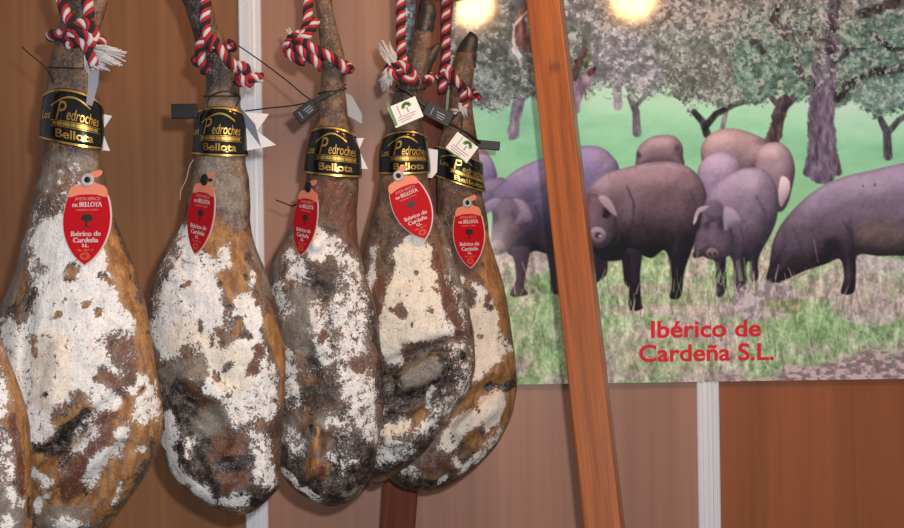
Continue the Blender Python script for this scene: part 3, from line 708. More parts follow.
class Ham:
    def __init__(s, key, D, rows, strokes, label, seed, ratio=0.5):
        s.D = D; s.rows = rows; s.key = key; s.ratio = ratio
        y0, y1 = rows[0][0], rows[-1][0]
        n = int((y1 - y0) / 2.6); u = np.linspace(0, 1, n)
        ys = y0 + (y1 - y0) * u
        # finer rows towards the rounded bottom
        xl, xr = interp_rows(rows, ys)
        w_ = np.maximum((xr - xl) / 2, 0.4); c = (xl + xr) / 2
        s.ys, s.w, s.c = ys, w_, c
        k = 7; kern = np.ones(k) / k
        s.t = np.minimum(w_ * 0.88, w_ * ratio + 7.5)
        NA = 132; th = np.linspace(0, 2 * math.pi, NA, endpoint=False)
        ct, st = np.cos(th), np.sin(th)
        px = c[:, None] + w_[:, None] * np.sign(ct) * np.abs(ct) ** 0.92
        py = np.repeat(ys[:, None], NA, 1)
        dz = -s.t[:, None] * np.sign(st) * np.abs(st) ** 0.88   # front (towards camera) where st>0
        ch = paint(px, py, strokes)
        edge = np.clip(np.minimum(w_ / 12, 1), 0, 1)[:, None]
        front = np.clip(st, 0, 1)[None, :]
        lump = (fbm(px + dz, py, 46, 3, seed) - 0.5) * 11 + (fbm(px - dz, py, 15, 3, seed + 1) - 0.5) * 4.5 + (fbm(px + dz * .7, py, 6, 2, seed + 2) - 0.5) * 1.6
        lump = lump * edge * sstep(60, 230, py) * 1.0 + lump * edge * 0.35 * (1 - sstep(60, 230, py))
        r_ = lump + ch[6] * front * edge
        dz2 = dz - r_ * np.sign(st) * np.abs(st) ** 0.6
        px2 = px + lump * 0.28 * ct
        DD = D + dz2 * D / F
        V = Parr(px2, py, DD)
        vs = V.reshape(-1, 3); fs = []
        for i in range(n - 1):
            a = i * NA; b_ = a + NA
            fs += [(a + k_, b_ + k_, b_ + (k_ + 1) % NA, a + (k_ + 1) % NA) for k_ in range(NA)]
        fs += [tuple(range(NA)), tuple(reversed(range((n - 1) * NA, n * NA)))]
        bot = V[-1].mean(0)
        s.root = empty('cured_ham', bot, label, 'ham', 'cured hams hanging in a row')
        s.body = mesh_obj('ham_body', vs, fs, HAM, s.root)
        bm = bmesh.new(); bm.from_mesh(s.body.data); bmesh.ops.recalc_face_normals(bm, faces=bm.faces); bm.to_mesh(s.body.data); bm.free()
        for nm, cc in (('m1', (0, 1, 2)), ('m2', (3, 4, 5))):
            at = s.body.data.color_attributes.new(nm, 'FLOAT_COLOR', 'POINT')
            arr = np.ones((n * NA, 4)); 
            for j, q in enumerate(cc): arr[:, j] = ch[q].ravel()
            at.data.foreach_set('color', arr.ravel())
        HAMS[key] = s
    def surf(s, px, py, out=0.0):
        """depth of the front surface at a pixel, minus out metres"""
        w_ = np.interp(py, s.ys, s.w); c = np.interp(py, s.ys, s.c); t = np.interp(py, s.ys, s.t)
        q = min(abs(px - c) / w_, 0.98)
        return s.D - t * math.sqrt(1 - q * q) * s.D / F - out
    def side(s, py):
        return np.interp(py, s.ys, s.c), np.interp(py, s.ys, s.w), np.interp(py, s.ys, s.t)

def limb(mb, pts, D, n=20, k=0.8, seed=0, mi=0):
    """pts: (px,py,halfwidth,dz_px)"""
    sp = catmull([(a, b_, r, z) for a, b_, r, z in pts], 5)
    P3 = [P(a, b_, D + z * D / F) for a, b_, r, z in sp]; rr = [max(r, .3) * D / F * (1 + 0.16 * (vnoise(i * .7, seed) - .5)) for i, (a, b_, r, z) in enumerate(sp)]
    mb.tube(P3, rr, n, mi, True, k)

W, G, O, K_, R_, C_, H = 0, 1, 2, 3, 4, 5, 6

hamA = Ham('A', 1.42, [(-40, -80, -56), (40, -84, -52), (120, -90, -42), (200, -100, -38), (260, -112, -26), (310, -122, -12), (340, -127, 1), (360, -130, 9), (385, -132, 18), (411, -134, 27), (440, -134, 31), (470, -134, 31), (500, -130, 32), (530, -120, 33), (560, -104, 28), (580, -84, 14), (592, -66, -8), (597, -50, -30)],
    [(W, .55, 60, [(-50, 300), (-50, 480)]), (O, .8, 12, [(10, 372), (24, 430), (27, 520)]), (W, .72, 12, [(-2, 385), (2, 410)]), (W, .7, 10, [(8, 445), (12, 470), (14, 500)]), (O, .8, 8, [(2, 350), (12, 380), (6, 420)]), (R_, .9, 5, [(12, 415), (16, 440), (19, 490)]), (W, 0, 5, [(12, 415), (16, 440), (19, 490)]),
     (G, .8, 16, [(8, 500), (10, 540)]), (W, .7, 9, [(6, 520)]), (K_, .7, 5, [(28, 500), (30, 515)])],
    'mouldy cured ham cut off by the left edge of the picture', 3)

ham1 = Ham('1', 1.52, [(-52, 100, 112), (-46, 92, 118), (-25, 82, 118), (0, 68, 109), (20, 60, 103), (40, 55, 97), (60, 50, 95), (80, 47, 97), (100, 45, 100), (130, 42, 101), (155, 43, 100), (180, 37, 105), (200, 33, 109), (225, 28, 118), (250, 20, 128), (275, 14, 137), (300, 3, 145), (320, -4, 149), (345, -9, 153), (370, -12, 157), (400, -14, 161), (425, -14, 163), (440, -13, 161),
     (455, -11, 157), (470, -8, 149), (485, -4, 139), (500, 2, 128), (515, 9, 117), (528, 17, 106), (540, 27, 92), (548, 38, 78), (552, 50, 66)],
    [(R_, .75, 13, [(60, 170), (56, 195)]), (G, .6, 14, [(85, 165), (60, 160), (48, 190)]), (W, .38, 20, [(70, 175), (60, 215)]), (R_, .6, 9, [(62, 205), (55, 180)]), (K_, .5, 18, [(75, 20), (70, 90)]),
     (W, .36, 12, [(36, 215), (30, 250)]), (G, .7, 10, [(26, 235), (12, 285), (2, 310)]), (O, .7, 12, [(10, 300), (20, 270)]),
     (O, 1, 15, [(112, 245), (130, 300), (150, 345), (156, 400)]), (O, .9, 16, [(104, 268), (122, 300)]),
     (W, .95, 28, [(64, 250), (55, 300), (60, 350), (50, 385)], .4), (W, .95, 26, [(78, 275), (95, 330), (95, 370)], .4), (W, .9, 14, [(62, 225), (48, 240)]), (W, .85, 14, [(98, 262), (108, 300), (122, 330)], .4),
     (W, .62, 16, [(125, 355), (110, 345)]), (W, .85, 16, [(140, 385), (148, 400), (150, 420)], .4), (W, .8, 16, [(100, 380), (108, 415)]), (W, .85, 18, [(36, 340), (30, 400), (40, 430)], .4), (W, .74, 14, [(10, 330), (16, 380), (24, 420)]),
     (G, .8, 9, [(42, 272), (48, 262)]), (W, .3, 8, [(44, 268)]), (K_, .8, 4, [(30, 290), (26, 310)]), (W, .2, 3, [(30, 290), (26, 310)]), (W, .1, 6, [(74, 270), (72, 278)]), (O, 1, 7, [(74, 274)]),
     (W, .1, 5, [(85, 308)]), (O, .9, 5, [(85, 308)]), (W, .1, 4, [(107, 274), (112, 284)]), (K_, .9, 5, [(107, 272)]), (O, .8, 6, [(36, 335), (36, 352)]), (W, .25, 5, [(36, 335), (36, 352)]),
     (C_, 1, 22, [(56, 350), (50, 395)]),
     (W, .12, 9, [(118, 345), (132, 375)]), (R_, .9, 7, [(128, 340), (134, 372)]), (W, .15, 8, [(102, 372), (122, 392)]), (R_, .9, 6, [(105, 375), (125, 388)]), (W, .12, 5, [(142, 395), (141, 403)]), (W, .1, 5, [(80, 394)]), (R_, .8, 5, [(80, 394)]),
     (O, 1, 28, [(50, 455), (95, 425), (145, 420)]), (O, 1, 40, [(60, 490), (110, 470), (130, 500)]), (W, .12, 30, [(60, 470), (100, 440), (150, 440)], .35), (W, .1, 40, [(60, 510), (110, 490)], .35),
     (R_, .75, 18, [(68, 490), (90, 455), (105, 420)]), (K_, .95, 9, [(40, 448), (58, 446), (72, 428), (88, 415)]), (K_, .7, 7, [(76, 450), (60, 466)]), (K_, .55, 8, [(150, 440), (130, 500), (104, 520)]),
     (W, .78, 8, [(124, 430), (118, 445), (96, 468), (84, 484)]), (W, .8, 9, [(140, 415), (146, 400)]), (W, .62, 9, [(90, 425), (80, 448)]), (W, .8, 6, [(34, 475), (42, 486)]), (W, .75, 6, [(44, 500), (42, 510)]), (W, .8, 10, [(72, 525), (60, 530)]), (W, .7, 5, [(140, 450)]), (W, .6, 4, [(113, 500), (120, 488)]),
     (G, .6, 14, [(45, 520), (80, 512)]),
     (H, -9, 9, [(30, 462), (60, 446), (90, 420), (118, 400)]), (H, 9, 16, [(45, 482), (80, 460), (120, 424)]), (H, -7, 10, [(70, 510), (100, 480), (125, 450)]), (H, 8, 10, [(60, 350), (50, 400)]), (H, -6, 8, [(28, 300), (24, 400)])],
    'leftmost whole cured ham, ochre and white with mould, an orange fold at its foot', 11)

ham2 = Ham('2', 1.63, [(-40, 160, 176), (-34, 158, 188), (-15, 172, 202), (0, 182, 211), (20, 189, 216), (40, 195, 225), (60, 201, 232), (80, 206, 234), (100, 204, 239), (120, 197, 243), (150, 195, 245), (165, 193, 246), (180, 191, 249), (200, 187, 250), (215, 184, 250), (230, 177, 251), (245, 168, 255), (260, 160, 261), (280, 153, 268), (300, 148, 274), (320, 148, 279), (350, 149, 285), (380, 151, 286), (410, 155, 284),
     (430, 158, 282), (450, 162, 281), (465, 167, 280), (478, 175, 279), (488, 184, 278), (496, 194, 271), (503, 205, 264), (509, 216, 257), (513, 224, 250), (515.5, 232, 242)],
    [(K_, .75, 22, [(190, 5), (215, 70)]), (G, .55, 26, [(225, 110), (232, 210)]), (O, .55, 22, [(212, 225), (235, 235)]), (G, .7, 12, [(212, 170), (235, 200)]), (R_, .5, 8, [(220, 195), (216, 215)]),
     (O, .95, 12, [(212, 240), (240, 300), (236, 250)]), (O, .9, 12, [(225, 262), (236, 292)]), (O, 1, 8, [(268, 320), (281, 350), (283, 400)]), (G, .7, 6, [(252, 240), (270, 290)]),
     (W, .74, 20, [(180, 265), (170, 330)]), (W, .9, 20, [(200, 270), (205, 330), (215, 350)], .4), (W, .76, 12, [(186, 240), (190, 260)]), (W, .9, 16, [(245, 310), (250, 350), (245, 400)], .4), (W, .72, 16, [(225, 380), (240, 420)]), (W, .85, 14, [(212, 390), (225, 360)], .4), (W, .74, 8, [(226, 262), (224, 250)]), (W, .7, 6, [(248, 270), (250, 285)]),
     (W, .8, 13, [(262, 370), (265, 410)]), (W, .8, 16, [(168, 350), (160, 330)]), (C_, .9, 24, [(185, 340), (235, 370)]),
     (K_, .7, 10, [(163, 280), (172, 275)]), (O, .4, 8, [(160, 290), (158, 310)]),
     (W, .1, 4, [(197, 328), (197, 322)]), (R_, .8, 5, [(197, 328)]), (W, .1, 6, [(220, 330), (224, 342)]), (R_, .9, 4, [(221, 332)]), (W, .05, 7, [(257, 352), (254, 368)]), (R_, 1, 8, [(257, 352), (254, 368)]), (W, .1, 5, [(236, 318), (238, 326)]), (O, .8, 5, [(237, 322)]), (W, .1, 4, [(183, 350)]),
     (G, .8, 14, [(168, 375), (200, 372)]), (W, .15, 14, [(175, 385), (195, 370)]), (W, .1, 18, [(176, 400), (170, 425)]), (K_, 1, 15, [(172, 390), (184, 410), (186, 430)]), (R_, .7, 10, [(192, 400), (210, 406)]), (O, .6, 10, [(190, 396), (205, 408)]), (W, .1, 8, [(192, 400), (214, 408)]),
     (G, .95, 16, [(205, 425), (222, 420)]), (W, .1, 16, [(205, 430), (215, 420)]), (W, .1, 26, [(215, 465), (240, 470)]), (R_, .85, 18, [(225, 450), (232, 480)]), (K_, .85, 10, [(205, 440), (200, 460)]), (K_, 1, 9, [(168, 430), (178, 460), (196, 478), (222, 500), (260, 498), (278, 485)]), (K_, .7, 12, [(215, 470), (245, 460)]),
     (W, .8, 8, [(170, 415), (176, 440)]), (W, .85, 6, [(164, 440), (176, 470), (196, 486), (212, 500)]), (R_, .9, 5, [(182, 445), (186, 468)]), (W, .05, 4, [(182, 445), (186, 468)]), (W, .8, 12, [(262, 440), (268, 476)], .6), (W, .66, 10, [(258, 450), (262, 478)]), (W, .72, 8, [(225, 500), (246, 500)]), (W, .6, 6, [(196, 440), (190, 452)]), (G, .5, 8, [(230, 485), (250, 495)]), (O, .9, 4, [(238, 514), (246, 513)]),
     (H, -9, 10, [(156, 375), (180, 392), (206, 412), (225, 440)]), (H, 8, 14, [(190, 380), (215, 395)]), (H, -5, 9, [(200, 440), (230, 470)]), (H, 8, 12, [(170, 430), (190, 475)]), (H, 6, 14, [(262, 440), (268, 480)]), (H, -5, 7, [(196, 455), (205, 485)])],
    'second whole ham from the left, chalk-white above a dark wrinkled red-brown foot', 23)

ham3 = Ham('3', 1.73, [(-30, 314, 324), (-24, 312, 328), (0, 315, 332), (15, 317, 334), (30, 318, 338), (45, 320, 342), (60, 322, 345), (75, 321, 344), (94, 320, 345), (110, 318, 347), (130, 314, 351), (150, 309, 357), (165, 307, 359), (180, 306, 359), (200, 300, 358), (215, 295, 357), (230, 289, 357), (245, 281, 358), (260, 273, 361), (270, 270, 363), (285, 270, 368), (300, 270, 373), (320, 271, 377), (350, 272, 381), (380, 273, 383), (410, 275, 383), (430, 277, 380),
     (450, 279, 377), (465, 280, 375), (476, 284, 372), (486, 291, 368), (494, 300, 360), (500, 310, 352), (504, 320, 344), (506.5, 328, 336)],
    [(K_, .5, 16, [(325, 10), (330, 70)]), (K_, .5, 14, [(330, 100), (340, 125)]), (R_, .85, 16, [(330, 190), (346, 215)]), (K_, .6, 7, [(316, 218), (338, 232)]), (G, .55, 7, [(300, 215), (278, 262), (272, 290)]), (R_, .6, 12, [(348, 240), (352, 215)]),
     (W, .95, 9, [(316, 238), (318, 254)], .4), (W, .8, 10, [(318, 234), (328, 245)]), (W, .66, 11, [(336, 250), (350, 270)]), (W, .62, 12, [(294, 262), (300, 275)]), (W, .62, 12, [(280, 290), (290, 310)]), (G, .85, 18, [(300, 300), (296, 340)]), (G, .7, 12, [(308, 320), (312, 345)]),
     (K_, .8, 10, [(310, 270), (318, 300)]), (W, .64, 16, [(338, 310), (350, 345)]), (W, .6, 18, [(352, 290), (356, 330)]), (W, .7, 18, [(350, 360), (362, 400)]), (W, .6, 12, [(318, 310), (322, 360)]), (K_, .7, 9, [(306, 345), (312, 368)]), (W, .1, 8, [(306, 345), (312, 366)]),
     (W, .05, 8, [(360, 368)]), (R_, 1, 9, [(360, 368)]), (K_, .6, 14, [(330, 280), (344, 300)]), (K_, .6, 20, [(330, 350), (328, 400)]), (W, .6, 12, [(282, 360), (290, 400)]), (K_, .7, 14, [(292, 400), (310, 395)]), (R_, .6, 10, [(300, 400), (320, 405)]), (W, .55, 12, [(330, 420), (346, 432)]), (W, .66, 12, [(362, 415), (372, 435)]), (G, .7, 8, [(318, 420), (326, 425)]), (G, .6, 14, [(292, 425), (302, 440)]), (W, .5, 10, [(288, 436), (304, 450)]),
     (K_, .9, 20, [(300, 475), (340, 495)]), (K_, .85, 26, [(350, 450), (345, 485)]), (K_, .9, 10, [(284, 450), (300, 470)]), (O, 1, 7, [(313, 430), (314, 450)]), (O, 1, 14, [(314, 462), (320, 468)]), (K_, .1, 12, [(314, 438), (316, 468)]), (R_, .7, 10, [(318, 472)]), (W, .03, 16, [(314, 462)]), (G, .6, 8, [(360, 488), (345, 494)]), (W, .66, 4, [(286, 466), (300, 486), (316, 499)]), (W, .42, 14, [(346, 462), (335, 455)]), (K_, .7, 8, [(374, 300), (381, 400)]), (R_, .6, 7, [(380, 400), (382, 360)]),
     (K_, .8, 9, [(372, 455), (366, 480), (345, 500)]), (K_, .9, 7, [(280, 452), (286, 478), (304, 500), (330, 506)]), (W, .68, 3.5, [(286, 466), (300, 486), (316, 499)]), (H, 7, 9, [(314, 430), (316, 470)]), (H, -7, 10, [(300, 440), (300, 470)]), (H, -6, 9, [(332, 440), (330, 475)]), (H, 7, 8, [(316, 244)]), (H, -6, 8, [(306, 350), (314, 375)]), (H, -5, 8, [(320, 290), (326, 330)])],
    'third whole ham from the left, darkest grey and black with speckled mould', 37)

ham4 = Ham('4', 1.85, [(30, 416, 432), (38, 413, 432), (50, 410, 431), (60, 406, 430), (75, 402, 427), (94, 397, 423), (120, 391, 422), (135, 386, 424), (150, 382, 426), (165, 381, 428), (180, 380, 428), (195, 377, 431), (215, 372, 437), (230, 368, 444), (250, 363, 451), (262, 361, 455), (280, 358, 461), (300, 355, 467), (320, 353, 471), (350, 352, 475), (375, 351, 474), (395, 350, 466), (412, 350, 455),
     (428, 351, 443), (440, 352, 434), (452, 354, 424), (462, 356, 412), (470, 360, 402), (477, 365, 392), (482, 370, 383), (484, 374, 379)],
    [(K_, .6, 16, [(415, 60), (405, 110)]), (R_, .5, 10, [(418, 190), (392, 200)]), (K_, .5, 16, [(385, 220), (400, 240)]), (G, .4, 8, [(372, 230), (366, 262)]), (W, .4, 9, [(440, 215), (455, 250)]), (G, .7, 9, [(438, 215), (456, 260), (466, 300)]), (R_, .9, 9, [(434, 260), (446, 300), (456, 320)]), (K_, .5, 8, [(460, 290), (468, 340)]), (W, .42, 9, [(452, 270), (464, 320)]),
     (R_, 1, 8, [(378, 280), (376, 310)]), (W, 1, 16, [(405, 262), (400, 300), (395, 330)], .35), (W, 1, 18, [(412, 260), (424, 300), (430, 325)], .35), (W, .9, 14, [(392, 330), (392, 355)], .35), (W, 1, 14, [(410, 330), (440, 328)], .35), (W, .9, 8, [(412, 242), (420, 250)]), (C_, 1, 40, [(410, 270), (410, 340)]), (W, .9, 10, [(388, 350), (396, 360)], .3), (W, .05, 5, [(402, 312), (404, 308)]), (R_, 1, 6, [(402, 312)]), (W, .2, 2, [(407, 290)]),
     (W, .66, 5, [(372, 250), (368, 290)]),
     (K_, .95, 26, [(400, 390), (440, 365)]), (W, .1, 18, [(400, 385), (450, 355)], .4), (W, .1, 24, [(380, 410), (410, 400)]), (K_, .95, 20, [(380, 390), (375, 420)]), (G, .9, 16, [(412, 378), (428, 368)]), (K_, .5, 12, [(424, 372)]), (R_, .7, 8, [(440, 348), (426, 356), (400, 360)]), (W, .5, 16, [(460, 350), (462, 385)]), (W, .48, 14, [(450, 400), (440, 425)]),
     (W, .75, 4, [(434, 388), (432, 408), (418, 418), (404, 424)]), (W, .75, 10, [(386, 430), (402, 424)]), (C_, 1, 10, [(386, 430), (402, 424)]), (O, .7, 9, [(424, 415), (418, 425)]), (W, .05, 7, [(424, 412), (418, 424)]), (W, .6, 8, [(430, 425), (416, 435)]), (W, .6, 14, [(380, 450), (396, 446)]), (K_, .8, 10, [(366, 474), (400, 462), (430, 440)]), (W, .55, 9, [(384, 460), (410, 450)]), (W, .6, 5, [(362, 400), (380, 410)]),
     (H, -8, 8, [(370, 372), (400, 362), (430, 348), (460, 340)]), (H, 9, 16, [(412, 378), (436, 366)]), (H, -6, 8, [(400, 400), (424, 395)]), (H, -7, 7, [(432, 405), (410, 422)]), (H, 6, 10, [(390, 440), (420, 436)])],
    'fourth whole ham, with a large cream-white patch, overlapping the rightmost one', 51)

ham5 = Ham('5', 1.99, [(52, 457, 476), (62, 453, 475), (80, 450, 473), (100, 449, 472), (120, 446, 474), (140, 440, 477), (160, 437, 479), (180, 437, 480), (200, 437, 484), (220, 436, 488), (242, 430, 491), (262, 424, 497), (288, 418, 505), (311, 412, 509), (332, 407, 512), (352, 403, 515), (375, 398, 517), (400, 392, 516), (421, 387, 510), (436, 384, 502), (451, 382, 492),
     (463, 383, 481), (474, 387, 468), (481, 393, 458), (486, 400, 449), (489.5, 409, 440), (491, 418, 431)],
    [(K_, .5, 14, [(465, 60), (460, 90)]), (R_, .6, 9, [(470, 190), (450, 195)]), (O, .95, 12, [(485, 240), (500, 300), (505, 330)]), (O, .8, 8, [(478, 272), (485, 285)]), (R_, .6, 10, [(468, 260), (476, 280)]),
     (W, .85, 10, [(482, 300), (490, 320)], .4), (W, .95, 18, [(482, 320), (488, 345)], .35), (W, .85, 7, [(478, 290), (466, 280)]), (W, .95, 12, [(478, 370), (486, 358)], .35), (W, .05, 5, [(486, 298), (484, 304)]), (R_, .8, 5, [(485, 300)]), (W, .2, 4, [(470, 292)]), (W, .66, 5, [(500, 345), (506, 352)]),
     (O, 1, 12, [(510, 360), (500, 372), (510, 400), (506, 425)]), (O, 1, 12, [(492, 382), (470, 400), (458, 418)]), (W, .05, 9, [(512, 365), (494, 378), (470, 398)]), (K_, .95, 7, [(492, 385), (500, 388), (516, 384)]),
     (W, .95, 11, [(492, 402), (468, 420), (452, 442)], .35), (W, .85, 9, [(498, 395), (486, 430)]), (G, .5, 12, [(440, 440), (430, 460)]), (R_, .7, 14, [(430, 465), (440, 452)]), (O, .8, 10, [(470, 440), (480, 448)]), (W, .05, 10, [(476, 440), (464, 452)]), (W, .72, 5, [(500, 432), (480, 458), (464, 472)]), (O, .9, 6, [(506, 425), (488, 452)]), (W, .7, 5, [(412, 468), (420, 474)]), (W, .6, 4, [(402, 470), (412, 478)]), (W, .75, 4, [(438, 482), (446, 478)]), (W, .7, 4, [(456, 458), (460, 466)]), (K_, 1, 7, [(395, 474), (412, 486), (440, 488)]), (K_, .6, 8, [(450, 484), (480, 466), (500, 442)]),
     (C_, .9, 40, [(480, 330), (470, 430)]), (H, -9, 8, [(516, 384), (495, 384), (470, 402), (450, 420)]), (H, 8, 12, [(490, 405), (465, 430)]), (H, 6, 12, [(500, 368)])],
    'rightmost ham, orange-edged, partly hidden behind the one with the cream patch', 64, 0.42)

# ---- hooves and toes
def hoof(h, pts, D=None, name='hoof', mat=None, k=0.8):
    mb = MB(); limb(mb, pts, D or h.D, 20, k, len(pts)); o = mb.build(name, mat or HOOF, h.root); return o
hoof(ham4, [(423, 42, 9, 0), (424, 32, 9, 0), (427, 20, 8.5, 0), (428, 10, 8, -1), (426, 2, 5, -1), (425, -4, 1, -1)], k=.9)
hoof(ham4, [(414, 78, 8, 2), (423, 68, 8, 1), (431, 56, 6, 0), (437, 47, 3.4, 0), (440, 43, .8, 0)], name='dewclaw')
hoof(ham5, [(466, 66, 10, 0), (467, 56, 9.5, 0), (470, 46, 8, 0), (471, 38, 6.5, 0), (470, 32, 1.5, 0)])
hoof(ham5, [(462, 70, 7, 5), (461, 58, 6, 6), (464, 44, 4, 6), (466, 38, 1, 6)], name='dewclaw')
hoof(ham1, [(100, -38, 17, 0), (104, -52, 14, 0), (110, -66, 9, 0), (113, -76, 3, 0)])
hoof(ham2, [(176, -24, 14, 0), (168, -38, 13, 0), (160, -52, 9, 0), (154, -62, 3, 0)])
hoof(ham3, [(320, -16, 8, 0), (318, -28, 8, 0), (316, -40, 6, 0), (314, -48, 2, 0)])
hoof(hamA, [(-68, -28, 12, 0), (-66, -42, 12, 0), (-62, -58, 8, 0), (-60, -68, 3, 0)])

# ---- bands
def band(h, yc, hgt, tilt, arch, text=True, u0=-0.62, yaw=0.0, extra=0.0):
    """wrapped label: centre row yc, height hgt (px), tilt = drop to the right per px"""
    D = h.D
    def pt(th, v, out):
        out += extra
        # th: angle, 0 facing the camera, + to the right; v in 0..1 top to bottom
        top = yc - hgt / 2 - arch * math.cos(th * 1.15) if abs(th) < 1.4 else yc - hgt / 2 - arch * math.cos(1.61)
        bot = yc + hgt / 2 + arch * 0.25 * math.cos(th)
        cx, w_, t = h.side(yc)
        y = top + (bot - top) * v + tilt * w_ * math.sin(th)
        cx, w_, t = h.side(y)
        return P(cx + (w_ + out * F / D) * math.sin(th) , y, D - (t + out * F / D) * math.cos(th) * D / F)
    NT = 72; ths = [-math.pi + 2 * math.pi * i / NT for i in range(NT)]
    mb = MB(); NV = 8; vs = []
    for o_ in (0.0036, 0.0046):
        for v in range(NV + 1): vs += [pt(th, v / NV, o_) for th in ths]
    fs = []
    n1 = (NV + 1) * NT
    for v in range(NV):
        for i in range(NT):
            a = v * NT + i; b_ = v * NT + (i + 1) % NT
            fs.append((n1 + a, n1 + b_, n1 + b_ + NT, n1 + a + NT)); fs.append((a, a + NT, b_ + NT, b_))
    for i in range(NT):
        j = (i + 1) % NT; fs.append((i, j, n1 + j, n1 + i)); e = NV * NT; fs.append((e + i, n1 + e + i, n1 + e + j, e + j))
    mb.add(vs, fs); bd = mb.build('label_band', M['band'], h.root)
    def strip(mb, v0, v1, a0=-1.7, a1=1.7, n=50, out=0.0052, vf=None):
        vs = []
        for i in range(n + 1):
            th = a0 + (a1 - a0) * i / n
            va, vb = (v0, v1) if vf is None else vf(i / n)
            vs += [pt(th, va, out), pt(th, vb, out)]
        mb.add(vs, [(2 * i, 2 * i + 1, 2 * i + 3, 2 * i + 2) for i in range(n)])
    mb = MB(); strip(mb, 0.015, 0.055, -2.6, 2.6); strip(mb, 0.945, 0.985, -2.6, 2.6)
    # inner arc and the bar under the word
    mb2 = MB(); vs = []; n = 30
    for i in range(n + 1):
        t = i / n; th = -0.75 + 1.35 * t; v = 0.30 - 0.17 * math.sin(t * math.pi * 0.9)
        vs += [pt(th, v, .0052), pt(th, v + 0.035, .0052)]
    mb.add(vs, [(2 * i, 2 * i + 1, 2 * i + 3, 2 * i + 2) for i in range(n)])
    for a0, a1 in ((-0.62, -0.5), (-0.48, -0.3), (-0.28, -0.05), (-0.03, 0.12), (0.14, 0.4), (0.42, 0.72), (.74, 0.92)):
        strip(mb, 0.60, 0.665, a0 + yaw, a1 + yaw, 6)
    strip(mb, 0.575, 0.587, -0.7 + yaw, 1.0 + yaw, 20); strip(mb, 0.68, 0.69, -0.7 + yaw, 1.0 + yaw, 20)
    mb.build('gold_trim', M['gold'], bd, smooth=False)
    mb = MB()
    def word(s, a0, a1, vb, hv, off=0.012, shear=0.0):
        v, f = text_box(s, a0, a1, vb, hv, min(off, 0.012), shear)
        for sh in ((0,) if off < 0.02 else (-0.005, 0.005)):
            mb.add([pt(a + yaw + sh, q, 0.0056) for a, q in v], f)
    word('Los', -1.15, -0.72, 0.55, 0.15, 0.01, 0.2)
    word('P', -0.52, -0.18, 0.56, 0.34, 0.0, 0.25); word('edroches', -0.17, 0.95, 0.55, 0.20, 0.008, 0.3)
    word('Bellota', -0.50, 0.72, 0.88, 0.15, 0.03)
    lt = mb.build('lettering', M['gold'], bd, smooth=False); lt['label'] = 'gold lettering'
    return bd
def pxslab(mb, h, pts, D, th=0.0006, mi=0, dz=None):
    vs = [P(p[0], p[1], D + (p[2] if len(p) > 2 else 0)) for p in pts]
    mb.slab(vs, (0, 1, 0), th, mi)
def tailpiece(h, pts, D, fold=None):
    mb = MB(); pxslab(mb, h, pts, D); o = mb.build('label_tail', M['white'], h.root, smooth=False); o['label'] = 'white forked end of the label band'
    if fold:
        mb = MB(); pxslab(mb, h, fold, D); mb.build('folded_flap', M['film_grey'], o, smooth=False)
M['film_grey'] = simple('grey_card_back', L(150, 152, 166, .7), 0.5)
band(ham1, 122, 42, 0.20, 12)
band(ham2, 134, 42, 0.05, 7, yaw=-0.12)
band(ham3, 154, 42, 0.10, 7)
band(ham4, 155, 36, -0.02, 7, yaw=0.08)
band(ham5, 169, 30, 0.42, 2, yaw=0.35, extra=0.0025)
band(hamA, 150, 50, 0.1, 8)
tailpiece(ham1, [(95, 112), (112, 116), (102, 131), (110, 151), (92, 149)], 1.52)
tailpiece(ham2, [(242, 112), (269, 114), (257, 131), (276, 145), (245, 151)], 1.622, [(240, 107, -.004), (248, 116, -.010), (255, 124, -.012), (261, 147, -.003), (246, 127, -.002)])
tailpiece(ham3, [(350, 138), (364, 138), (359, 150), (368, 169), (350, 168)], 1.73)
tailpiece(ham4, [(420, 147), (438, 150), (437, 172), (432, 178), (420, 177)], 1.85)

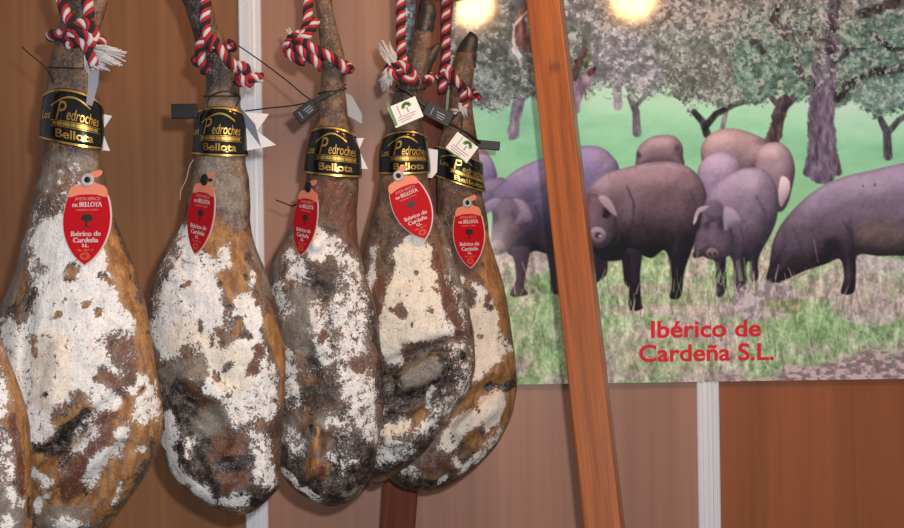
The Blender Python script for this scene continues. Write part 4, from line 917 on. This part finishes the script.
# ---- red acorn tags
def acorn_tag(h, cx, cy, s, roll, yaw, out0, parentname='acorn_tag', metal=False):
    """local px units of the largest tag; origin at tag centre"""
    roll = math.radians(roll); yaw = math.radians(yaw); Dt = h.surf(cx, cy - 50 * s, out0); Db = h.surf(cx, cy + 38 * s, out0 + 0.001); D = Dt + (Db - Dt) * 50 / 88; k = s * D / F; sl = (Db - Dt) / (88 * k)
    c0 = P(cx, cy, D)
    def T(u, v, out=0.0):
        x = u * math.cos(roll) - v * math.sin(roll); y = u * math.sin(roll) + v * math.cos(roll)
        X_ = x * k * math.cos(yaw); Yd = x * k * math.sin(yaw)
        return c0 + Vector((X_ + out * math.sin(yaw), Yd - out * math.cos(yaw) + sl * y * k, -y * k))
    nrm = Vector((-math.sin(yaw), math.cos(yaw), 0))
    body = [(-20, -33), (-10, -35.5), (0, -36), (10, -35.5), (20, -33), (24, -21), (25.5, -6), (23.5, 9), (18, 23), (10, 34.5), (1, 42), (-1, 42), (-10, 34.5), (-18, 23), (-23.5, 9), (-25.5, -6), (-24, -21)]
    body = smooth_closed(body, 3)
    rim = body * np.array([1.055, 1.03]) + np.array([0.6, 0.2])
    mb = MB(); mb.slab([T(a, b_, 0.0) for a, b_ in rim], nrm, 0.0008)
    o = mb.build(parentname, M['tagrim'], h.root, smooth=False); o['label'] = 'acorn-shaped tag pinned to the shank'
    mb = MB(); mb.slab([T(a, b_, 0.0006) for a, b_ in body], nrm, 0.0005); mb.build('red_face', M['redtag'], o, smooth=False)
    cap = [(-20, -31), (-21, -37), (-17, -43), (-9, -45), (-4, -49), (6, -48), (12, -45), (18, -43), (21.5, -37), (20, -31), (10, -33.5), (0, -34), (-10, -33.5)]
    mb = MB(); mb.slab([T(a, b_, 0.0012) for a, b_ in smooth_closed(cap, 3)], nrm, 0.001)
    stem = [(-2, -48), (-1, -56), (4, -59), (13, -61), (15, -57), (10, -53), (5, -52), (6, -47)]
    mb.slab([T(a, b_, 0.0010) for a, b_ in smooth_closed(stem, 3)], nrm, 0.0006)
    mb.build('acorn_cap', M['cap'], o, smooth=False)
    mb = MB(); vs = []; n = 28; R = 5.2; r = 2.3
    for i in range(n):
        a = 2 * math.pi * i / n
        for j in range(8):
            b_ = 2 * math.pi * j / 8; rr = R + r * math.cos(b_)
            vs.append(T(-1 + rr * math.cos(a), -50 + rr * math.sin(a), 0.0018 + r * k * 0.5 * math.sin(b_)))
    mb.add(vs, [(i * 8 + j, ((i + 1) % n) * 8 + j, ((i + 1) % n) * 8 + (j + 1) % 8, i * 8 + (j + 1) % 8) for i in range(n) for j in range(8)])
    mb.build('eyelet', M['black_plastic'] if metal else M['eyelet'], o)
    mb = MB(); mb.tube([T(-1, -50, 0.0025), T(-1, -50, -0.012)], [3.6 * k, 1.5 * k], 12); mb.build('rivet', M['black_plastic'], o)
    mb = MB()
    def word(s, u0, u1, vb, ch, off=0.0, mi=0):
        v, f = text_box(s, u0, u1, vb, ch, min(off, 0.012))
        for sh in ((0,) if off < 0.02 else (-0.14, 0.14)):
            mb.add([T(a + sh, b_, 0.0009) for a, b_ in v], f, mi)
    word('JAMÓN IBÉRICO', -14, 14, -27.5, 3.6, 0.0, 1)
    word('DE', -16, -10.5, -20.5, 3.4, 0.02, 0); word('BELLOTA', -8.5, 16, -20.5, 5.2, 0.03, 0)
    word('ELABORADO Y CURADO', -12, 12, -16.2, 1.8, 0.0, 1)
    word('Ibérico de', -16, 16, 11.5, 5.2, 0.05, 0); word('Cardeña', -13.5, 13.5, 18.5, 5.2, 0.05, 0); word('S.L.', -3.6, 3.6, 23.6, 3.6, 0.04, 0)
    word('TEL. 957 17', -9, 9, 28.2, 2.2, 0.01, 2)
    # round seal, tree
    for rr, wd in ((5.2, 0.7), (3.2, 0.6)):
        vs = []; n = 24
        for i in range(n):
            a = 2 * math.pi * i / n; vs += [T(rr * math.cos(a), 33.5 + rr * .75 * math.sin(a), .0009), T((rr - wd) * math.cos(a), 33.5 + (rr - wd) * .75 * math.sin(a), .0009)]
        mb.add(vs, [(2 * i, 2 * i + 1, (2 * i + 3) % (2 * n), (2 * i + 2) % (2 * n)) for i in range(n)], 2)
    rn = random.Random(5)
    blob = [((6.6 + rn.uniform(-1, 1)) * math.cos(a), -8.5 + (4.4 + rn.uniform(-.8, .8)) * math.sin(a)) for a in [2 * math.pi * i / 15 for i in range(15)]]
    mb.add([T(a, b_, .0009) for a, b_ in blob], [tuple(range(15))], 3)
    mb.add([T(a, b_, .0009) for a, b_ in [(-1, -5), (1, -5), (1.2, 0), (4, 1.5), (-4, 1.5), (-1.2, 0)]], [(0, 1, 2, 3, 4, 5)], 3)
    mb.build('lettering', [M['ink_white'], M['ink_pink'], M['ink_orange'], M['ink_black']], o, smooth=False)
    return o
acorn_tag(ham1, 86.5, 225.4, 0.92, 0, 0, 0.008)
acorn_tag(ham2, 200.0, 219.5, 0.81, 10, -40, 0.017, metal=True)
acorn_tag(ham3, 304.8, 223.5, 0.75, 9, -46, 0.015, metal=True)
acorn_tag(ham4, 413.0, 209.5, 0.74, -22, 8, 0.009)
acorn_tag(ham5, 469.0, 237.6, 0.70, -2, 30, 0.012)
# ------------------------------------------------------------------ ropes
def twist(mbs, pts, r, pitch, phase=0.0, n=7, sub=10):
    """pts world points; four strands wound round the path. mbs: red, white, black builders"""
    sp = catmull([tuple(p) for p in pts], sub)
    seg = np.linalg.norm(np.diff(sp, axis=0), axis=1); s = np.concatenate([[0], np.cumsum(seg)]); Ln = s[-1]
    m_ = max(8, int(Ln / (pitch / 12))); u = np.linspace(0, Ln, m_)
    c = np.stack([np.interp(u, s, sp[:, k]) for k in range(3)], 1)
    T_ = np.gradient(c, axis=0); T_ /= np.linalg.norm(T_, axis=1)[:, None] + 1e-12
    a = np.array([0, -1, 0.05]); A = []
    for i in range(m_):
        a = a - T_[i] * a.dot(T_[i]); a /= np.linalg.norm(a); A.append(a)
    A = np.array(A); B = np.cross(T_, A)
    for k, (mb, rs, q) in enumerate(((mbs[0], 0.48, 0.0), (mbs[1], 0.46, 0.26), (mbs[0], 0.42, 0.5), (mbs[2], 0.54, 0.76))):
        an = 2 * math.pi * (u / pitch + q + phase)
        h = c + (A * np.cos(an)[:, None] + B * np.sin(an)[:, None]) * r * 0.56
        mb.tube([Vector(p) for p in h], r * rs, n)
    return c

def tassel(mb, base, tip, spread, n, ln_j, r, seed, D):
    rn = random.Random(seed); base = Vector(base); tip = Vector(tip); ax = tip - base
    for i in range(n):
        off = Vector((rn.uniform(-1, 1), rn.uniform(-1, 1) * .7, rn.uniform(-1, 1))) * spread
        st = base + off * 0.35; en = base + ax * rn.uniform(1 - ln_j, 1.05) + off
        mid = (st + en) / 2 + Vector((rn.uniform(-1, 1), rn.uniform(-1, 1), rn.uniform(-1, 1))) * spread * 0.25
        mb.tube([st, mid, en], [r, r * .9, r * .5], 5)

def rope(h, label, segs, rpx, pitchpx, frays=(), top=None):
    """segs: list of lists of (px,py,dz_px); top=(px) straight run up to the bar"""
    D = h.D; k = D / F
    W3 = lambda q: P(q[0], q[1], D + q[2] * k)
    bot = W3(segs[0][-1])
    root = empty('rope', bot, label, 'rope', 'twisted ropes holding the hams')
    mr, mw, mk = MB(), MB(), MB()
    for i, sg in enumerate(segs):
        pts = [W3(q) for q in sg]
        if i == 0:
            # loop over the bar straight above
            t0 = pts[0]
            # bar point with the same x
            tt = (t0.x - barA.x) / (barB.x - barA.x); bp_ = barA + (barB - barA) * tt
            rb = 0.046
            pts = [Vector((bp_.x, bp_.y + rb, ZB - 0.03)), Vector((bp_.x, bp_.y + rb, ZB + 0.01)), Vector((bp_.x, bp_.y, ZB + rb)), Vector((bp_.x, bp_.y - rb, ZB + 0.01)), Vector((bp_.x, bp_.y - rb * .9, ZB - 0.04))] + \
                  [Vector((t0.x, t0.y, z)) for z in (ZB - 0.10,) if t0.z < z - 0.03] + pts
        twist((mr, mw, mk), pts, rpx * k, pitchpx * k, i * 0.37)
    mr.build('red_strand', M['rope_red'], root); mw.build('white_strand', M['rope_white'], root); mk.build('black_strand', M['rope_black'], root)
    for (b0, t0, sp, n, sd) in frays:
        mb = MB(); tassel(mb, W3(b0), W3(t0), sp * k, n, 0.35, 1.3 * k, sd, D); f = mb.build('frayed_end', M['rope_white'], root)
    return root

def wrap(h, y0, y1, a0, a1, out, n=9):
    """helical points round a shank: angle 0 front, + right"""
    r = []
    for i in range(n):
        t = i / (n - 1); th = a0 + (a1 - a0) * t; y = y0 + (y1 - y0) * t; cx, w_, tt = h.side(y)
        r.append((cx + (w_ + out) * math.sin(th), y, -(tt + out) * math.cos(th)))
    return r
PI = math.pi
# ham 1
rope(ham1, 'tri-coloured twisted rope with a long white tassel, on the leftmost whole ham',
     [[(56, -30, -16), (58, -12, -18), (62, 2, -22), (68, 18, -26), (76, 32, -30)],
      [(80, -40, -20), (86, -14, -24), (88, 6, -27), (89, 20, -30), (86, 34, -33), (78, 40, -33)],
      [(70, 34, -30), (80, 24, -38), (90, 26, -39), (94, 36, -38), (90, 46, -36)],
      [(66, 42, -28), (76, 34, -38), (88, 36, -40), (93, 46, -37)],
      [(72, 47, -31), (70, 40, -32), (80, 40, -38), (90, 52, -36), (94, 66, -34)],
      wrap(ham1, 44, 34, 0.4, 2 * PI - 0.6, 5, 14)],
     5.6, 22, [((92, 48, -34), (119, 58, -34), 9, 60, 1), ((86, 52, -33), (90, 72, -30), 4.5, 26, 2), ((92, 60, -33), (106, 66, -32), 6, 22, 4)])
# ham 2
rope(ham2, 'tri-coloured rope crossed over the second whole ham, its small knot over the white strip',
     [[(205, -20, -20), (206, 0, -22), (205, 20, -25), (207, 36, -27), (214, 50, -26)],
      [(205, 36, -27), (200, 48, -23), (202, 60, -20), (206, 72, -14)],
      [(212, 38, -25), (220, 50, -26), (230, 62, -22), (238, 70, -15), (240, 80, -12)],
      [(234, 68, -14), (242, 66, -20), (247, 72, -20), (244, 82, -18), (237, 80, -14)],
      [(240, 76, -20), (248, 84, -19), (252, 78, -18), (262, 78, -17)],
      wrap(ham2, 62, 44, -1.2, -2 * PI + 1.0, 5, 14)],
     5.2, 18, [((247, 84, -16), (249, 92, -16), 2.5, 8, 5)])
# ham 3
rope(ham3, 'tri-coloured twisted rope wound across the darkest ham, knotted at its left',
     [[(306, -20, -10), (308, 0, -11), (308, 14, -13), (307, 26, -15), (303, 36, -17), (300, 48, -18)],
      [(316, 20, -12), (308, 34, -18), (300, 40, -19), (292, 46, -15)],
      [(300, 38, -18), (308, 46, -20), (320, 52, -20), (332, 58, -19), (342, 66, -15), (346, 72, -8)],
      [(294, 46, -16), (303, 52, -20), (314, 60, -20), (322, 68, -17)],
      [(288, 52, -14), (294, 57, -18), (304, 62, -18)],
      [(300, 34, -16), (291, 40, -15), (287, 48, -12), (293, 56, -14)],
      wrap(ham3, 70, 52, 1.3, 2 * PI - 0.9, 5, 14)],
     5.0, 17, [((294, 40, -12), (288, 30, -12), 2.5, 12, 6)])
# ham 4
rope(ham4, 'straight tri-coloured rope ending in a white frayed knot above a green-edged card',
     [[(400, -30, -14), (401, 0, -14), (401, 25, -14), (401, 45, -15), (403, 62, -16)],
      [(386, 72, -14), (396, 66, -20), (406, 66, -20), (412, 74, -18), (415, 84, -15)],
      [(396, 74, -16), (404, 80, -20), (411, 76, -19), (406, 66, -18)],
      [(388, 66, -15), (392, 74, -20), (398, 76, -20), (400, 68, -18), (394, 63, -17)],
      wrap(ham4, 80, 66, 0.9, 2 * PI - 0.8, 4.5, 14)],
     4.9, 15, [((397, 69, -19), (384, 46, -20), 6, 54, 7), ((391, 68, -19), (384, 86, -18), 5.5, 44, 8), ((397, 58, -13), (388, 50, -12), 4, 16, 9)])
# ham 5
rope(ham5, 'straight tri-coloured rope tied around the shank of the rightmost ham',
     [[(447, -30, -13), (446, 0, -13), (446, 40, -13), (446, 62, -14), (443, 78, -13), (443, 92, -10)],
      [(446, 66, -14), (454, 78, -18), (461, 86, -17), (464, 96, -14), (464, 108, -13)],
      [(438, 76, -8), (447, 74, -16), (455, 80, -18), (463, 88, -16), (470, 96, -8)],
      wrap(ham5, 98, 78, 1.3, 2 * PI - 1.0, 4.5, 14)],
     4.6, 14, [((461, 104, -15), (464, 116, -14), 4, 20, 10), ((460, 112, -14), (452, 112, -12), 3, 10, 11)])
rope(hamA, 'twisted rope of the ham at the left edge, running up out of the picture',
     [[(-78, -60, -16), (-74, -30, -18), (-70, 0, -22), (-66, 30, -24)], wrap(hamA, 40, 26, 0.4, 2 * PI - 0.6, 5, 14)], 5.6, 22)

# ------------------------------------------------------------------ cords, seals and cards
def cord(h, pts, r=0.7, name='cord', closed=False):
    D = h.D; k = D / F
    sp = catmull([tuple(P(a, b_, D + c * k)) for a, b_, c in pts], 8)
    mb = MB(); mb.tube([Vector(p) for p in sp], r * k, 6); return mb.build(name, M['cord'], h.root)
def pouch(h, c, size, ang, D, name, mat, th=0.004, yaw=0.0, bevel=0.0008, marks=None):
    """small flat slab: centre px, size px (w,h), in-plane angle deg"""
    a = math.radians(ang); k = D / F; c0 = P(c[0], c[1], D); yw = math.radians(yaw)
    ux = Vector((math.cos(a) * math.cos(yw), math.cos(a) * math.sin(yw), -math.sin(a))); nrm = Vector((-math.sin(yw), math.cos(yw), 0)); uy = ux.cross(nrm).normalized()
    def T(u, v, out=0): return c0 + ux * (u * k) + uy * (-v * k) * (1 if uy.z < 0 else -1) * -1 - nrm * out
    # make v point down in the picture
    if uy.z > 0: uy = -uy
    def T(u, v, out=0): return c0 + ux * (u * k) + uy * (v * k) - nrm * out
    w_, h_ = size[0] / 2, size[1] / 2
    mb = MB(); mb.slab([T(-w_, -h_), T(w_, -h_), T(w_, h_), T(-w_, h_)], nrm, th)
    o = mb.build(name, mat, h.root, smooth=False, bevel=bevel)
    if marks: marks(o, T)
    return o
def seal_marks(o, T):
    mb = MB()
    for v0, u0, u1 in ((-2.2, -2, 7), (0.4, -1, 8), (2.8, 0, 7)):
        mb.add([T(u0, v0, .0006), T(u1, v0, .0006), T(u1, v0 + .9, .0006), T(u0, v0 + .9, .0006)], [(0, 1, 2, 3)])
    mb.add([T(-7, -4, .0006), T(-6.2, -4, .0006), T(-6.2, 4, .0006), T(-7, 4, .0006)], [(0, 1, 2, 3)])
    mb.build('printed_mark', M['grey_print'], o, smooth=False)
def card_marks(o, T):
    mb = MB()
    for i in range(5):
        a = math.radians(-90 + (i - 2) * 42); c = (3 + 3.4 * math.cos(a), -5 + 3.0 * math.sin(a))
        mb.add([T(c[0] + 2.1 * math.cos(q), c[1] + 1.8 * math.sin(q), .0006) for q in [2 * PI * j / 8 for j in range(8)]], [tuple(range(8))])
    mb.add([T(2.4, -4, .0006), T(3.4, -4, .0006), T(3.6, 1, .0006), T(2.4, 1, .0006)], [(0, 1, 2, 3)])
    mb.build('leaf_emblem', M['green'], o, smooth=False)
    mb = MB()
    for v0, u0, u1 in ((2.6, -9, 10), (5.0, -10, 8), (7.2, -8, 4)):
        mb.add([T(u0, v0, .0006), T(u1, v0, .0006), T(u1, v0 + .7, .0006), T(u0, v0 + .7, .0006)], [(0, 1, 2, 3)])
    mb.add([T(-6, -9, .0006), T(-5.2, -9, .0006), T(-5.2, 2, .0006), T(-6, 2, .0006)], [(0, 1, 2, 3)])
    mb.build('printed_line', M['pink_line'], o, smooth=False)
# ham 1: dark cord tail, pale strap
cord(ham1, [(22, 47, 12), (32, 56, 8), (42, 64, 2), (49, 73, -10), (54, 84, -20)], 0.7)
cord(ham1, wrap(ham1, 66, 70, -PI, PI, 1.5, 16), 0.8)
mb = MB(); pxslab(mb, ham1, [(88, 66), (100, 64), (98, 84), (92, 106), (86, 104), (88, 86)], 1.52 - 0.040); mb.build('plastic_strap', M['film'], ham1.root, smooth=False)
# ham 2
cord(ham2, wrap(ham2, 96, 96, -PI, PI, 1.6, 18), 0.8)
cord(ham2, [(207, 108, -16), (209, 98, -18), (220, 92, -21), (232, 92, -19), (240, 98, -12), (236, 106, -14)], 0.9)
pouch(ham2, (184, 111), (26, 15), 0, 1.605, 'security_seal', M['black_plastic'], 0.006, 0, .0015, None)
cord(ham2, [(197, 156, -8), (190, 165, -6), (186, 180, -4), (181, 190, -2), (180, 200, 0)], 0.35, 'fine_thread').data.materials[0] = M['rope_white']
# ham 3
cord(ham3, [(239, 46, 40), (262, 62, 22), (286, 80, 4), (312, 100, -16), (330, 96, -20), (346, 84, -12)], 0.75)
cord(ham3, [(245, 111, 30), (270, 108, 14), (290, 106, 0), (306, 103, -12)], 0.75)
cord(ham3, wrap(ham3, 96, 86, -PI, PI, 1.6, 18), 0.8)
cord(ham3, [(276, 200, 6), (284, 203, 2), (292, 206, -4), (298, 203, -10)], 0.7)
pouch(ham3, (306, 111), (24, 14), -38, 1.70, 'security_seal', M['black_plastic'], 0.006, 0, .0015, seal_marks)
mb = MB(); pxslab(mb, ham3, [(346, 93), (352, 96), (362, 114), (362, 124), (354, 119), (348, 116), (347, 104)], 1.705); mb.build('plastic_strap', M['film'], ham3.root, smooth=False)
pouch(ham3, (322, 97), (18, 5), -30, 1.69, 'seal_strap', M['black_plastic'], 0.003, 0, .001)
# ham 4
pouch(ham4, (438, 114), (30, 15), 28, 1.81, 'security_seal', M['black_plastic'], 0.006, 0, .0015, seal_marks)
cord(ham4, [(396, 86, -17), (408, 92, -20), (420, 102, -21), (428, 108, -20)], 2.0)
cord(ham4, [(414, 82, -20), (418, 92, -23), (416, 104, -22), (426, 110, -22)], 0.7)
cord(ham4, wrap(ham4, 92, 88, -PI, PI, 1.6, 18), 0.8)
cd = pouch(ham4, (405.5, 112), (30, 22), -22, 1.80, 'card_tag', M['card'], 0.0006, 0, 0, card_marks)
mb = MB(); pxslab(mb, ham4, [(386, 102), (388.5, 102), (398, 125), (395, 126)], 1.7992); mb.build('green_edge', M['green'], cd, smooth=False)
# ham 5
pouch(ham5, (488, 145), (24, 9), 6, 1.985, 'security_seal', M['black_plastic'], 0.006, 0, .0015, None)
cd = pouch(ham5, (462, 147.5), (26, 20), 38, 1.935, 'card_tag', M['card'], 0.0006, 0, 0, card_marks)
mb = MB(); pxslab(mb, ham5, [(445, 147), (446.5, 149.5), (466, 163), (464, 160)], 1.934); mb.build('green_edge', M['green'], cd, smooth=False)
cord(ham5, [(452, 120, -16), (460, 112, -20), (462, 124, -22), (460, 136, -24)], 0.8)
cord(ham5, [(450, 124, -16), (462, 130, -20), (474, 138, -12), (480, 143, -4)], 1.4)
